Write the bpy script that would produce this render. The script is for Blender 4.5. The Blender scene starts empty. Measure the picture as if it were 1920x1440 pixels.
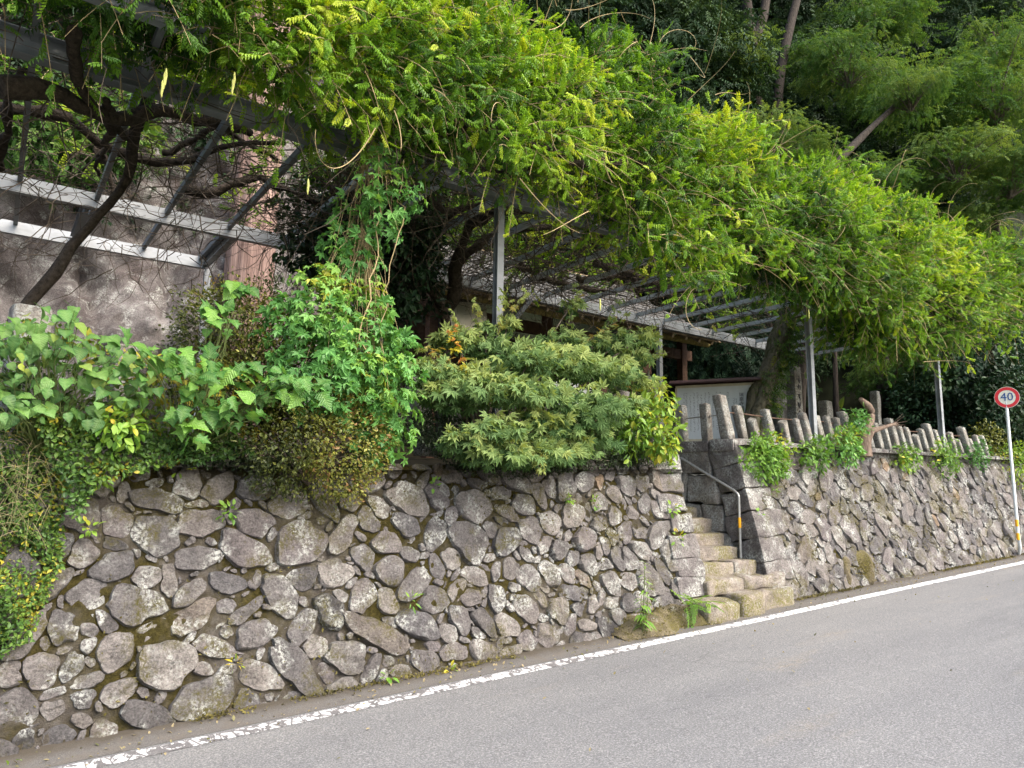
import bpy, math, random
import numpy as np

# ------------------------------------------------------------------ camera, world, sun, exposure
random.seed(7)
RNG = np.random.default_rng(7)
sc = bpy.context.scene
COL = sc.collection
PITCH, ROLL, AZ, FPX, EYE = math.radians(8.5), math.radians(.8), math.radians(54), 1332.0, 1.75


def ray(px, py):
    """Direction of the photograph's pixel (1920 x 1440), in metres along X (the wall), Y (into the hill), Z."""
    x, y, z = px - 960, 720 - py, FPX
    x, y = x * math.cos(ROLL) - y * math.sin(ROLL), y * math.cos(ROLL) + x * math.sin(ROLL)
    f = z * math.cos(PITCH) - y * math.sin(PITCH)
    u = y * math.cos(PITCH) + z * math.sin(PITCH)
    return np.array((f * math.cos(AZ) + x * math.sin(AZ), f * math.sin(AZ) - x * math.cos(AZ), u))


def atY(px, py, Y):
    r = ray(px, py)
    s = Y / r[1]
    return np.array((r[0] * s, Y, EYE + r[2] * s))


def atZ(px, py, Z):
    r = ray(px, py)
    s = (Z - EYE) / r[2]
    return np.array((r[0] * s, r[1] * s, Z))


GR, WY, WB = .035, 5.8, .26          # road grade, foot of the walls, batter of the walls


def zr(X):
    return GR * X


def atW(px, py):
    r = ray(px, py)
    s = (WY + WB * EYE) / (r[1] - WB * r[2] + WB * GR * r[0])
    return np.array((r[0] * s, r[1] * s, EYE + r[2] * s))


cam = bpy.data.cameras.new('camera')
camo = bpy.data.objects.new('camera', cam)
COL.objects.link(camo)
cam.sensor_width = 36
cam.lens = 36 * FPX / 1920
cam.clip_end = 800
cr, sr, cp, sp, ca, sa = math.cos(ROLL), math.sin(ROLL), math.cos(PITCH), math.sin(PITCH), math.cos(AZ), math.sin(AZ)


def camvec(x, y, z):
    x, y = x * cr - y * sr, y * cr + x * sr
    f, u = z * cp - y * sp, y * cp + z * sp
    return (f * ca + x * sa, f * sa - x * ca, u)


from mathutils import Matrix, Vector
rx, uy, fz = camvec(1, 0, 0), camvec(0, 1, 0), camvec(0, 0, 1)
camo.matrix_world = Matrix(((rx[0], uy[0], -fz[0], 0), (rx[1], uy[1], -fz[1], 0), (rx[2], uy[2], -fz[2], EYE), (0, 0, 0, 1)))
sc.camera = camo

SUN_DIR = Vector((.24, -.68, .70)).normalized()      # towards the sun: over the road, from up the hill
world = bpy.data.worlds.new('World')
sc.world = world
world.use_nodes = True
wn = world.node_tree
sky = wn.nodes.new('ShaderNodeTexSky')
sky.sky_type = 'NISHITA'
sky.sun_disc = False
sky.sun_elevation = math.asin(SUN_DIR.z)
sky.sun_rotation = math.atan2(SUN_DIR.x, SUN_DIR.y)
sky.dust_density = 4.0
sky.air_density = 1.0
wn.links.new(sky.outputs[0], wn.nodes['Background'].inputs[0])
wn.nodes['Background'].inputs[1].default_value = .15
sun = bpy.data.lights.new('sun', 'SUN')
sun.energy = 1.0
sun.angle = math.radians(50)
sun.color = (1, .96, .90)
suno = bpy.data.objects.new('sun', sun)
suno.rotation_euler = SUN_DIR.to_track_quat('Z', 'Y').to_euler()
COL.objects.link(suno)
sc.view_settings.view_transform = 'Standard'
sc.view_settings.look = 'None'
sc.view_settings.exposure = 2.02
sc.view_settings.gamma = 1
sc.view_settings.use_curve_mapping = False
sc.cycles.max_bounces = 8
sc.cycles.diffuse_bounces = 3
sc.cycles.transmission_bounces = 4
sc.cycles.use_denoising = True
sc.cycles.denoising_prefilter = 'ACCURATE'
sc.cycles.denoising_input_passes = 'RGB_ALBEDO_NORMAL'
sc.cycles.use_adaptive_sampling = False
sc.cycles.sample_clamp_indirect = 4.0
try:
    sc.cycles.sampling_pattern = 'BLUE_NOISE'
except Exception:
    pass


# ------------------------------------------------------------------ helpers: noise, meshes, objects
def noise3(P, seed, f=1.0, octaves=3):
    r = np.random.default_rng(seed)
    P = np.asarray(P, float)
    out = np.zeros(P.shape[:-1])
    a = 1.0
    for _ in range(octaves):
        for _k in range(4):
            k = r.normal(size=3) * f
            out += a * .5 * np.sin(P @ k + r.uniform(0, 6.28))
        f *= 2.1
        a *= .5
    return out


def norm(v):
    v = np.asarray(v, float)
    return v / np.maximum(np.linalg.norm(v, axis=-1, keepdims=True), 1e-9)


class Geo:
    def __init__(self):
        self.V, self.T, self.Q, self.t, self.n = [], [], [], [], 0

    def add(self, V, F, t=None):
        V = np.asarray(V, float).reshape(-1, 3)
        F = np.asarray(F, int)
        if F.ndim != 2 or not len(V):
            return self
        (self.T if F.shape[1] == 3 else self.Q).append(F + self.n)
        self.V.append(V)
        self.t.append(np.full(len(V), .5) if t is None else np.broadcast_to(np.asarray(t, float), (len(V),)))
        self.n += len(V)
        return self

    sharp = None

    def mesh(self, name, mat, smooth=False, origin=(0, 0, 0)):
        V = np.concatenate(self.V) - np.asarray(origin, float)
        T = np.concatenate(self.T) if self.T else np.zeros((0, 3), int)
        Q = np.concatenate(self.Q) if self.Q else np.zeros((0, 4), int)
        me = bpy.data.meshes.new(name)
        me.vertices.add(len(V))
        me.vertices.foreach_set('co', V.astype(np.float32).ravel())
        loops = np.concatenate((T.ravel(), Q.ravel())).astype(np.int32)
        me.loops.add(len(loops))
        me.loops.foreach_set('vertex_index', loops)
        starts = np.concatenate((np.arange(len(T)) * 3, len(T) * 3 + np.arange(len(Q)) * 4)).astype(np.int32)
        me.polygons.add(len(starts))
        me.polygons.foreach_set('loop_start', starts)
        me.update(calc_edges=True)
        me.polygons.foreach_set('use_smooth', np.full(len(starts), bool(smooth)))
        if smooth and self.sharp:
            me.set_sharp_from_angle(angle=math.radians(self.sharp))
        at = me.attributes.new('tint', 'FLOAT', 'POINT')
        at.data.foreach_set('value', np.concatenate(self.t).astype(np.float32))
        me.materials.append(mat)
        return me

    def obj(self, name, mat, parent=None, smooth=False, at=None, kind=None):
        """One object; at = world position of its origin (the parent's own place is taken off)."""
        o0 = np.zeros(3) if at is None else np.asarray(at, float)
        o = bpy.data.objects.new(name, self.mesh(name, mat, smooth, o0))
        return link(o, o0, parent, kind)


WORLD_LOC = {}


def link(o, at, parent=None, kind=None):
    COL.objects.link(o)
    at = np.asarray(at, float)
    WORLD_LOC[o] = at
    if parent is not None:
        o.parent = parent
        o.location = at - WORLD_LOC[parent]
    else:
        o.location = at
    if kind:
        o['kind'] = kind
    return o


def thing(name, label, cat, at=(0, 0, 0), group=None):
    o = link(bpy.data.objects.new(name, None), at)
    o.empty_display_size = .2
    return tag(o, label, cat, group)


def tag(o, label, cat, group=None):
    o['label'] = label
    o['category'] = cat
    if group:
        o['group'] = group
    return o


def grid_faces(nu, nv, wrap=False):
    i = np.arange(nu - (0 if wrap else 1))[:, None]
    j = np.arange(nv - 1)[None, :]
    i2 = (i + 1) % nu
    f = np.stack(np.broadcast_arrays(i * nv + j, i2 * nv + j, i2 * nv + j + 1, i * nv + j + 1), -1)
    return f.reshape(-1, 4)


def boxg(g, lo, hi, t=None):
    (a, b, c), (d, e, f) = lo, hi
    V = [(a, b, c), (d, b, c), (d, e, c), (a, e, c), (a, b, f), (d, b, f), (d, e, f), (a, e, f)]
    F = [(0, 3, 2, 1), (4, 5, 6, 7), (0, 1, 5, 4), (1, 2, 6, 5), (2, 3, 7, 6), (3, 0, 4, 7)]
    return g.add(V, F, t)


def barg(g, p, q, w, h, up=(0, 0, 1), t=None):
    """A rectangular bar from p to q, w wide and h high."""
    p, q = np.asarray(p, float), np.asarray(q, float)
    d = norm(q - p)
    s = norm(np.cross(d, up))
    u = np.cross(s, d)
    V = [c + s * a * w / 2 + u * b * h / 2 for c in (p, q) for a, b in ((-1, -1), (1, -1), (1, 1), (-1, 1))]
    F = [(0, 3, 2, 1), (4, 5, 6, 7), (0, 1, 5, 4), (1, 2, 6, 5), (2, 3, 7, 6), (3, 0, 4, 7)]
    return g.add(V, F, t)


def ibeam(g, p, q, w, h, up=(0, 0, 1), th=.012):
    """An H section of steel: two flanges and a web."""
    p, q = np.asarray(p, float), np.asarray(q, float)
    d = norm(q - p)
    s = norm(np.cross(d, up))
    u = np.cross(s, d)
    barg(g, p + u * (h / 2 - th / 2), q + u * (h / 2 - th / 2), w, th, up)
    barg(g, p - u * (h / 2 - th / 2), q - u * (h / 2 - th / 2), w, th, up)
    barg(g, p, q, th, h - 2 * th - .002, up)
    return g


def tubeg(g, P, R, sides=8, t=None, cap=True, rough=0, seed=1):
    P = np.asarray(P, float)
    n = len(P)
    R = np.broadcast_to(np.asarray(R, float), (n,))
    T = norm(np.gradient(P, axis=0))
    ref = np.array((0, 0, 1.)) if abs(T[:, 2]).mean() < .8 else np.array((1., 0, 0))
    A = norm(np.cross(T, ref))
    B = np.cross(T, A)
    th = np.arange(sides) * 2 * math.pi / sides
    V = P[None] + (np.cos(th)[:, None, None] * A[None] + np.sin(th)[:, None, None] * B[None]) * R[None, :, None]
    if rough:
        V = V + (V - P[None]) * (rough * noise3(V * [1, 1, .35], seed, 6 / max(R.max(), .05) * .12, 3))[..., None]
    F = grid_faces(sides, n, True)[:, ::-1]
    g.add(V.reshape(-1, 3), F, t)
    if cap:
        for k, fl in ((0, 1), (n - 1, -1)):
            c = np.vstack((V[:, k], P[k] + T[k] * (-.3 if k == 0 else .3) * R[k]))
            i = np.arange(sides)
            f = np.stack((i, (i + 1) % sides, np.full(sides, sides)), 1)[:, ::fl]
            g.add(c, f, None if t is None or np.ndim(t) else t)
    return g


def tubes(g, P, R, sides=3, t=.5):
    """Many thin tubes at once: P (N, n, 3), R (N, n)."""
    N, n, _ = P.shape
    T = norm(np.gradient(P, axis=1))
    ref = norm(RNG.normal(size=(N, 1, 3)))
    A = norm(np.cross(T, ref))
    B = np.cross(T, A)
    th = np.arange(sides) * 2 * math.pi / sides
    V = P[:, None] + (np.cos(th)[None, :, None, None] * A[:, None] + np.sin(th)[None, :, None, None] * B[:, None]) * R[:, None, :, None]
    f = grid_faces(sides, n, True)
    F = (f[None] + (np.arange(N) * sides * n)[:, None, None]).reshape(-1, 4)
    g.add(V.reshape(-1, 3), F, np.repeat(np.broadcast_to(t, (N,)), sides * n))
    return g


def block(size, seed, r=.03, rough=.012, n=5, freq=5.0):
    """A hewn stone block centred on 0: rounded arrises, uneven faces."""
    h = np.asarray(size, float) / 2
    lin = np.linspace(-1, 1, n)
    a, b = np.meshgrid(lin, lin, indexing='ij')
    a, b = a.ravel(), b.ravel()
    o = np.ones_like(a)
    Ps = [np.stack(x, 1) for x in ((a, b, o), (b, a, -o), (o, a, b), (-o, b, a), (b, o, a), (a, -o, b))]
    F = grid_faces(n, n)
    P = np.concatenate(Ps)
    Fs = np.concatenate([F + k * n * n for k in range(6)])
    key = np.round(P * 1000).astype(int)
    _, idx, inv = np.unique(key, axis=0, return_index=True, return_inverse=True)
    P = P[idx]
    Fs = inv.ravel()[Fs]
    sgn = np.sign(P) * (np.abs(P) > .999)
    # pull the inner rows near the edges so that the arris is narrow
    P = np.where(np.abs(P) > .999, P, np.sign(P) * np.abs(P) ** .6)
    r = min(r, h.min() * .8)
    X = P * h
    core = np.clip(X, -(h - r), h - r)
    dlt = X - core
    L = np.linalg.norm(dlt, axis=1, keepdims=True)
    X = core + np.where(L > 1e-9, dlt / np.maximum(L, 1e-9) * np.minimum(L, r), 0)
    off = RNG.uniform(-50, 50, 3)
    N = norm(X / h + 1e-6)
    X = X + N * (noise3(X + off, seed, freq, 3) * rough)[:, None]
    return X, Fs


# ------------------------------------------------------------------ helpers: leaves
def kite(L, W, fold=.12, droop=.06, mid=.45):
    return np.array([(0, 0, 0), (mid * L, W / 2, fold * W), (L, 0, -droop * L), (mid * L, -W / 2, fold * W)]), np.array([(0, 2, 1), (0, 3, 2)])


def xform(V, rotz=0., pos=(0, 0, 0), tilt=0.):
    c, s = math.cos(rotz), math.sin(rotz)
    ct, st = math.cos(tilt), math.sin(tilt)
    V = np.stack((V[:, 0] * ct + V[:, 2] * st, V[:, 1], -V[:, 0] * st + V[:, 2] * ct), 1)
    return np.stack((V[:, 0] * c - V[:, 1] * s, V[:, 0] * s + V[:, 1] * c, V[:, 2]), 1) + np.asarray(pos)


def pinnate(pairs, ll, lw, droop, seed, curl=.3):
    """One compound leaf of length 1 along x."""
    r = np.random.default_rng(seed)
    V, F, n = [], [], 0
    sx = np.linspace(.18, .92, pairs)

    def pt(s):
        return np.array((s, 0, -droop * s * s))
    for k, s in enumerate(sx):
        for sd in (1, -1):
            kv, kf = kite(ll * (1 - .35 * abs(s - .5)) * r.uniform(.85, 1.1), lw, .2, .15)
            kv = xform(kv, sd * math.radians(62 - 20 * s + r.uniform(-8, 8)), pt(s), curl + r.uniform(-.1, .25) + droop * s)
            V.append(kv)
            F.append(kf + n)
            n += 4
    kv, kf = kite(ll, lw, .2, .1)
    V.append(xform(kv, 0, pt(.95), .2 + droop))
    F.append(kf + n)
    n += 4
    w = .012
    V.append(np.array([(0, -w, 0), (0, w, 0), pt(1.) + (0, 0, .0), pt(.5) + (0, w, 0), pt(.5) - (0, w, 0)]))
    F.append(np.array([(0, 3, 1), (0, 4, 3), (4, 2, 3)]) + n)
    return np.concatenate(V), np.concatenate(F)


def star(angles, lens, width, seed, droop=.2):
    """A palmate leaf of span 1: each lobe a folded kite."""
    V, F, n = [], [], 0
    for k, (a, l) in enumerate(zip(angles, lens)):
        kv, kf = kite(l, width * l, .16, droop, .5)
        V.append(xform(kv, math.radians(a), (0, 0, .004 * k)))
        F.append(kf + n)
        n += 4
    return np.concatenate(V), np.concatenate(F)


def blade(profile, length=1., fold=.12, droop=.25, fwd=None):
    """A simple leaf with a midrib: profile = half widths along it."""
    m = len(profile)
    s = np.linspace(0, 1, m)
    w = np.asarray(profile)
    f = np.zeros(m) if fwd is None else np.asarray(fwd)
    z = -droop * s ** 2
    mid = np.stack((s, s * 0, z), 1)
    le = np.stack((s + f, w, z + fold * w), 1)
    ri = np.stack((s + f, -w, z + fold * w), 1)
    V = np.concatenate((mid, le, ri)) * length
    i = np.arange(m - 1)
    F = np.concatenate((np.stack((i, i + 1, m + i + 1, m + i), 1), np.stack((i + 1, i, 2 * m + i, 2 * m + i + 1), 1)))
    return V, F


def place(g, tpl, P, D, N, S, t):
    """Copies of a leaf at P with axis D, upper side N, size S, tint t."""
    V, F = tpl
    if not len(P):
        return g
    D = norm(D)
    N = np.asarray(N, float)
    Z = norm(N - (N * D).sum(-1, keepdims=True) * D)
    Y = np.cross(Z, D)
    M = np.stack((D, Y, Z), 1)                     # rows: local axes in world
    W = np.einsum('vk,nkc->nvc', V, M) * np.asarray(S)[:, None, None] + P[:, None]
    k = len(V)
    FF = (F[None] + (np.arange(len(P)) * k)[:, None, None]).reshape(-1, F.shape[1])
    g.add(W.reshape(-1, 3), FF, np.repeat(np.broadcast_to(t, (len(P),)), k))
    return g


WIST = [pinnate(6, .29, .115, d, s) for d, s in ((.10, 1), (.28, 2), (-.06, 3))]
SPRAY = [pinnate(4, .42, .15, d, s, .15) for d, s in ((.2, 4), (.45, 5))]
MAPLE = [star([0, 40, -40, 80, -80, 125, -125], [1, .95, .95, .78, .78, .4, .4], .33, 6, d) for d in (.12, .30)]
HOP = [star([0, 50, -50, 105, -105], [1, .85, .85, .6, .6], .46, 8, d) for d in (.15, .35)]
OVAL = [blade([0, .2, .27, .2, 0], 1, .25, d) for d in (.1, .35)]
TINY = [kite(1, .55, .2, .15)]
LONG = [blade([0, .11, .12, .07, 0], 1, .2, d) for d in (.2, .5)]


def ramp(nt, fac, stops):
    n = nt.nodes.new('ShaderNodeValToRGB')
    e = n.color_ramp.elements
    while len(e) > 1:
        e.remove(e[-1])
    e[0].position, e[0].color = stops[0][0], (*stops[0][1], 1)
    for p, c in stops[1:]:
        x = e.new(p)
        x.color = (*c, 1)
    nt.links.new(fac, n.inputs[0])
    return n.outputs[0]


def new_mat(name, rough=.8, spec=.3):
    m = bpy.data.materials.new(name)
    m.use_nodes = True
    b = m.node_tree.nodes['Principled BSDF']
    b.inputs['Roughness'].default_value = rough
    b.inputs['Specular IOR Level'].default_value = spec
    return m, m.node_tree, b


def nnoise(nt, scale, detail=4, rough=.6, vec=None, dist=0.):
    n = nt.nodes.new('ShaderNodeTexNoise')
    n.inputs['Scale'].default_value = scale
    n.inputs['Detail'].default_value = detail
    n.inputs['Roughness'].default_value = rough
    n.inputs['Distortion'].default_value = dist
    if vec is not None:
        nt.links.new(vec, n.inputs['Vector'])
    return n.outputs[0]


def pos(nt, scale=(1, 1, 1), source='Position'):
    g = nt.nodes.new('ShaderNodeNewGeometry')
    if scale == (1, 1, 1):
        return g.outputs[source]
    mp = nt.nodes.new('ShaderNodeMapping')
    mp.inputs['Scale'].default_value = scale
    nt.links.new(g.outputs[source], mp.inputs[0])
    return mp.outputs[0]


def mixc(nt, fac, a, b, mode='MIX'):
    n = nt.nodes.new('ShaderNodeMix')
    n.data_type = 'RGBA'
    n.blend_type = mode
    for s, v in ((0, fac), (6, a), (7, b)):
        if hasattr(v, 'is_output'):
            nt.links.new(v, n.inputs[s])
        elif s == 0:
            n.inputs[0].default_value = v
        else:
            n.inputs[s].default_value = (*v, 1)
    return n.outputs[2]


def math_(nt, op, a, b=None, clamp=False):
    n = nt.nodes.new('ShaderNodeMath')
    n.operation = op
    n.use_clamp = clamp
    for i, v in enumerate((a, b)):
        if v is None:
            continue
        if hasattr(v, 'is_output'):
            nt.links.new(v, n.inputs[i])
        else:
            n.inputs[i].default_value = v
    return n.outputs[0]


def step(nt, v, lo, hi):
    n = nt.nodes.new('ShaderNodeMapRange')
    n.inputs[1].default_value, n.inputs[2].default_value = lo, hi
    nt.links.new(v, n.inputs[0])
    return n.outputs[0]


def bump(nt, b, h, strength=.4, dist=.02):
    n = nt.nodes.new('ShaderNodeBump')
    n.inputs['Strength'].default_value = strength
    n.inputs['Distance'].default_value = dist
    nt.links.new(h, n.inputs['Height'])
    nt.links.new(n.outputs[0], b.inputs['Normal'])


def leaf_mat(name, stops, trans=.3, rough=.45, src='tint', spec=.35):
    m, nt, b = new_mat(name, rough, spec)
    if src == 'tint':
        a = nt.nodes.new('ShaderNodeAttribute')
        a.attribute_name = 'tint'
        fac = a.outputs['Fac']
    else:
        a = nt.nodes.new('ShaderNodeObjectInfo')
        fac = a.outputs['Random']
    c = ramp(nt, fac, stops)
    if src != 'tint':
        bl = step(nt, nnoise(nt, 30, 3), .66, .72)
        c = mixc(nt, bl, c, (.19, .17, .05))
        at_ = nt.nodes.new('ShaderNodeAttribute')
        at_.attribute_name = 'tint'
        c = mixc(nt, math_(nt, 'MULTIPLY', at_.outputs['Fac'], .35), c, (.24, .36, .11))
    if src != 'tint':
        tc = nt.nodes.new('ShaderNodeTexCoord')
        sx = nt.nodes.new('ShaderNodeSeparateXYZ')
        nt.links.new(tc.outputs['Object'], sx.inputs[0])
        ay = math_(nt, 'ABSOLUTE', sx.outputs[1])
        ph = math_(nt, 'MULTIPLY', math_(nt, 'SUBTRACT', sx.outputs[0], math_(nt, 'MULTIPLY', ay, .9)), 46)
        wv = math_(nt, 'SINE', ph)
        c = mixc(nt, step(nt, wv, .55, 1.), c, mixc(nt, 1., c, (.82, .84, .78), 'MULTIPLY'))
        bump(nt, b, wv, .3, .02)
    nt.links.new(c, b.inputs['Base Color'])
    tr = nt.nodes.new('ShaderNodeBsdfTranslucent')
    nt.links.new(mixc(nt, 1., c, (1.5, 1.35, .55), 'MULTIPLY'), tr.inputs['Color'])
    mx = nt.nodes.new('ShaderNodeMixShader')
    mx.inputs[0].default_value = trans
    nt.links.new(b.outputs[0], mx.inputs[1])
    nt.links.new(tr.outputs[0], mx.inputs[2])
    nt.links.new(mx.outputs[0], nt.nodes['Material Output'].inputs[0])
    return m


def plain_mat(name, col, rough=.7, spec=.3, metal=0., var=.25, scale=8, bumpy=0.):
    m, nt, b = new_mat(name, rough, spec)
    b.inputs['Metallic'].default_value = metal
    n = nnoise(nt, scale, 5, .65, pos(nt))
    nt.links.new(ramp(nt, n, [(.3, tuple(c * (1 - var) for c in col)), (.7, tuple(min(1, c * (1 + var)) for c in col))]), b.inputs['Base Color'])
    if bumpy:
        bump(nt, b, nnoise(nt, scale * 4, 4, .7, pos(nt)), bumpy, .01)
    return m


def stone_mat(name, stops, lichen=.62, moss=.5, mosscol=(.075, .075, .018), obj=True, warm=0.):
    m, nt, b = new_mat(name, .88, .2)
    P = pos(nt)
    if obj:
        oi = nt.nodes.new('ShaderNodeObjectInfo')
        base = ramp(nt, oi.outputs['Random'], stops)
    else:
        base = ramp(nt, nnoise(nt, 1.2, 3, .6, P), stops)
    big = nnoise(nt, 7, 6, .7, P)
    base = mixc(nt, step(nt, big, .3, .75), mixc(nt, 1., base, (.55, .53, .52), 'MULTIPLY'), mixc(nt, 1., base, (1.3, 1.28, 1.25), 'MULTIPLY'))
    fine = nnoise(nt, 55, 6, .85, P)
    base = mixc(nt, step(nt, fine, .33, .67), mixc(nt, 1., base, (.34, .33, .32), 'MULTIPLY'), mixc(nt, 1., base, (1.65, 1.64, 1.62), 'MULTIPLY'))
    li = math_(nt, 'MULTIPLY', step(nt, nnoise(nt, 4.3, 3, .6, P), lichen - .08, lichen + .06), step(nt, nnoise(nt, 38, 4, .8, P), .46, .56))
    base = mixc(nt, li, base, (.40, .41, .375))
    dk = math_(nt, 'MULTIPLY', step(nt, nnoise(nt, 3.1, 4, .7, P, .5), .55, .68), step(nt, nnoise(nt, 26, 4, .8, P), .5, .6))
    base = mixc(nt, math_(nt, 'MULTIPLY', dk, .85), base, (.035, .033, .032))
    ms = math_(nt, 'MULTIPLY', step(nt, nnoise(nt, 2.2, 5, .7, P, .4), moss, moss + .12), step(nt, nnoise(nt, 45, 4, .8, P), .42, .55))
    base = mixc(nt, ms, base, mosscol)
    nt.links.new(base, b.inputs['Base Color'])
    h = math_(nt, 'ADD', nnoise(nt, 24, 6, .75, P), math_(nt, 'MULTIPLY', fine, .4))
    bump(nt, b, h, .9, .045)
    return m


M = {}
M['stone'] = stone_mat('field_stone', [(0, (.070, .068, .069)), (.2, (.152, .144, .142)), (.38, (.105, .103, .107)), (.55, (.182, .170, .158)), (.72, (.135, .124, .126)), (.88, (.215, .204, .192)), (.95, (.09, .088, .09)), (.985, (.165, .145, .125)), (1, (.22, .165, .115))], .585, .50, (.075, .066, .017))
M['hewn'] = stone_mat('hewn_stone', [(0, (.12, .113, .112)), (.5, (.18, .168, .162)), (1, (.15, .14, .14))], .52, .58)
M['step'] = stone_mat('step_stone', [(0, (.22, .197, .168)), (.5, (.28, .25, .215)), (1, (.245, .222, .20))], .62, .44, (.135, .125, .032))
M['post_stone'] = stone_mat('weathered_post_stone', [(0, (.20, .19, .17)), (.5, (.29, .28, .25)), (1, (.24, .22, .2))], .5, .63, (.2, .18, .06))
M['mossy'] = stone_mat('mossy_rock', [(.3, (.10, .085, .05)), (.7, (.19, .165, .11))], .7, .44, (.10, .088, .022), obj=False)
M['cliff'] = stone_mat('cliff_rock', [(.3, (.075, .060, .057)), (.5, (.15, .138, .136)), (.7, (.25, .24, .238))], .6, .66, (.03, .04, .015), obj=False)


def mortar_mat():
    m, nt, b = new_mat('mossy_mortar', .95, .1)
    P = pos(nt)
    c = ramp(nt, nnoise(nt, 9, 6, .75, P), [(.3, (.06, .05, .04)), (.5, (.14, .123, .104)), (.72, (.25, .228, .205))])
    ms = step(nt, nnoise(nt, 1.5, 5, .65, P, .3), .36, .55)
    mc = ramp(nt, nnoise(nt, 30, 5, .8, P), [(.3, (.028, .024, .008)), (.55, (.082, .068, .018)), (.75, (.14, .11, .04))])
    c = mixc(nt, ms, c, mc)
    nt.links.new(c, b.inputs['Base Color'])
    bump(nt, b, math_(nt, 'ADD', nnoise(nt, 28, 6, .85, P), nnoise(nt, 110, 3, .8, P)), 1.0, .06)
    return m


M['mortar'] = mortar_mat()


def asphalt_mat():
    m, nt, b = new_mat('worn_asphalt', .85, .3)
    P = pos(nt)
    sp = nnoise(nt, 75, 4, .9, P)
    c = ramp(nt, sp, [(.32, (.056, .056, .056)), (.46, (.116, .116, .116)), (.55, (.166, .166, .164)), (.68, (.35, .348, .335))])
    lg = nnoise(nt, .7, 5, .6, pos(nt, (.5, 2.2, 1)))
    c = mixc(nt, step(nt, lg, .3, .7), mixc(nt, 1., c, (.88, .88, .89), 'MULTIPLY'), mixc(nt, 1., c, (1.1, 1.09, 1.07), 'MULTIPLY'))
    st = math_(nt, 'MULTIPLY', step(nt, nnoise(nt, .9, 3, .5, pos(nt, (.5, 2, 1))), .60, .74), step(nt, nnoise(nt, 22, 5, .8, P), .4, .65))
    c = mixc(nt, math_(nt, 'MULTIPLY', st, .45), c, (.30, .235, .14))
    trk = step(nt, nnoise(nt, 1.0, 3, .5, pos(nt, (.03, 1.5, 0))), .35, .65)
    c = mixc(nt, trk, mixc(nt, 1., c, (.95, .95, .955), 'MULTIPLY'), mixc(nt, 1., c, (1.03, 1.03, 1.025), 'MULTIPLY'))
    oil = step(nt, nnoise(nt, 1.3, 4, .6, pos(nt, (.22, 1.6, 1))), .55, .75)
    c = mixc(nt, math_(nt, 'MULTIPLY', oil, .35), c, (.055, .055, .058))
    vc = nt.nodes.new('ShaderNodeTexVoronoi')
    vc.feature = 'DISTANCE_TO_EDGE'
    vc.inputs['Scale'].default_value = .55
    wob = nt.nodes.new('ShaderNodeTexNoise')
    wob.inputs['Scale'].default_value = 3
    nt.links.new(P, wob.inputs['Vector'])
    nt.links.new(mixc(nt, .25, P, wob.outputs['Color'], 'ADD'), vc.inputs['Vector'])
    ck = math_(nt, 'MULTIPLY', math_(nt, 'SUBTRACT', 1.0, step(nt, vc.outputs['Distance'], .0, .008)), step(nt, nnoise(nt, .35, 2, .5, P), .52, .6))
    c = mixc(nt, math_(nt, 'MULTIPLY', ck, .25), c, (.05, .05, .05))
    nt.links.new(c, b.inputs['Base Color'])
    bump(nt, b, sp, .5, .006)
    return m


M['asphalt'] = asphalt_mat()


def shoulder_mat():
    m, nt, b = new_mat('dusty_shoulder', .9, .2)
    P = pos(nt)
    sp = nnoise(nt, 150, 3, .9, P)
    c = ramp(nt, sp, [(.3, (.045, .043, .040)), (.5, (.105, .099, .092)), (.7, (.21, .198, .18))])
    d = step(nt, nnoise(nt, 5, 6, .75, P), .45, .65)
    c = mixc(nt, math_(nt, 'MULTIPLY', d, .55), c, (.12, .102, .08))
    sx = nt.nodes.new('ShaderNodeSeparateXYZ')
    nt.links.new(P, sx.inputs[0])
    dirt_and_shade = step(nt, math_(nt, 'ADD', sx.outputs[1], math_(nt, 'MULTIPLY', nnoise(nt, 7, 5, .7, P), .22)), 5.70, 5.86)  # dirt strip that also paints the wall's contact shadow into the colour
    c = mixc(nt, math_(nt, 'MULTIPLY', dirt_and_shade, .8), c, (.05, .04, .026))
    nt.links.new(c, b.inputs['Base Color'])
    bump(nt, b, sp, .6, .008)
    return m


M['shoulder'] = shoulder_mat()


def paint_mat():
    """Worn white paint: the asphalt shows through the cracks across the line."""
    m, nt, b = new_mat('worn_white_paint', .7, .3)
    P = pos(nt)
    sp = nnoise(nt, 170, 2, .9, P)
    asp = ramp(nt, sp, [(.3, (.05, .049, .05)), (.7, (.2, .19, .185))])
    wh = ramp(nt, nnoise(nt, 40, 4, .7, P), [(.3, (.52, .52, .51)), (.7, (.78, .78, .77))])
    near = nt.nodes.new('ShaderNodeSeparateXYZ')
    nt.links.new(P, near.inputs[0])
    wear = step(nt, near.outputs[0], -1, 10)
    wear = math_(nt, 'MULTIPLY', math_(nt, 'SUBTRACT', 1.0, wear), .13)
    cr_ = nnoise(nt, 9, 5, .7, pos(nt, (1.6, 1, 1)), .6)
    th = math_(nt, 'ADD', math_(nt, 'SUBTRACT', cr_, .405), math_(nt, 'MULTIPLY', wear, -1.0))
    k = step(nt, th, -.012, .02)
    vor = nt.nodes.new('ShaderNodeTexVoronoi')
    vor.feature = 'DISTANCE_TO_EDGE'
    vor.inputs['Scale'].default_value = 9
    mp = pos(nt, (1.0, .35, 1))
    nt.links.new(mp, vor.inputs['Vector'])
    k2 = step(nt, vor.outputs['Distance'], .015, .075)
    k = math_(nt, 'MULTIPLY', k, k2)
    nt.links.new(mixc(nt, k, asp, wh), b.inputs['Base Color'])
    bump(nt, b, sp, .35, .006)
    return m


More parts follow.
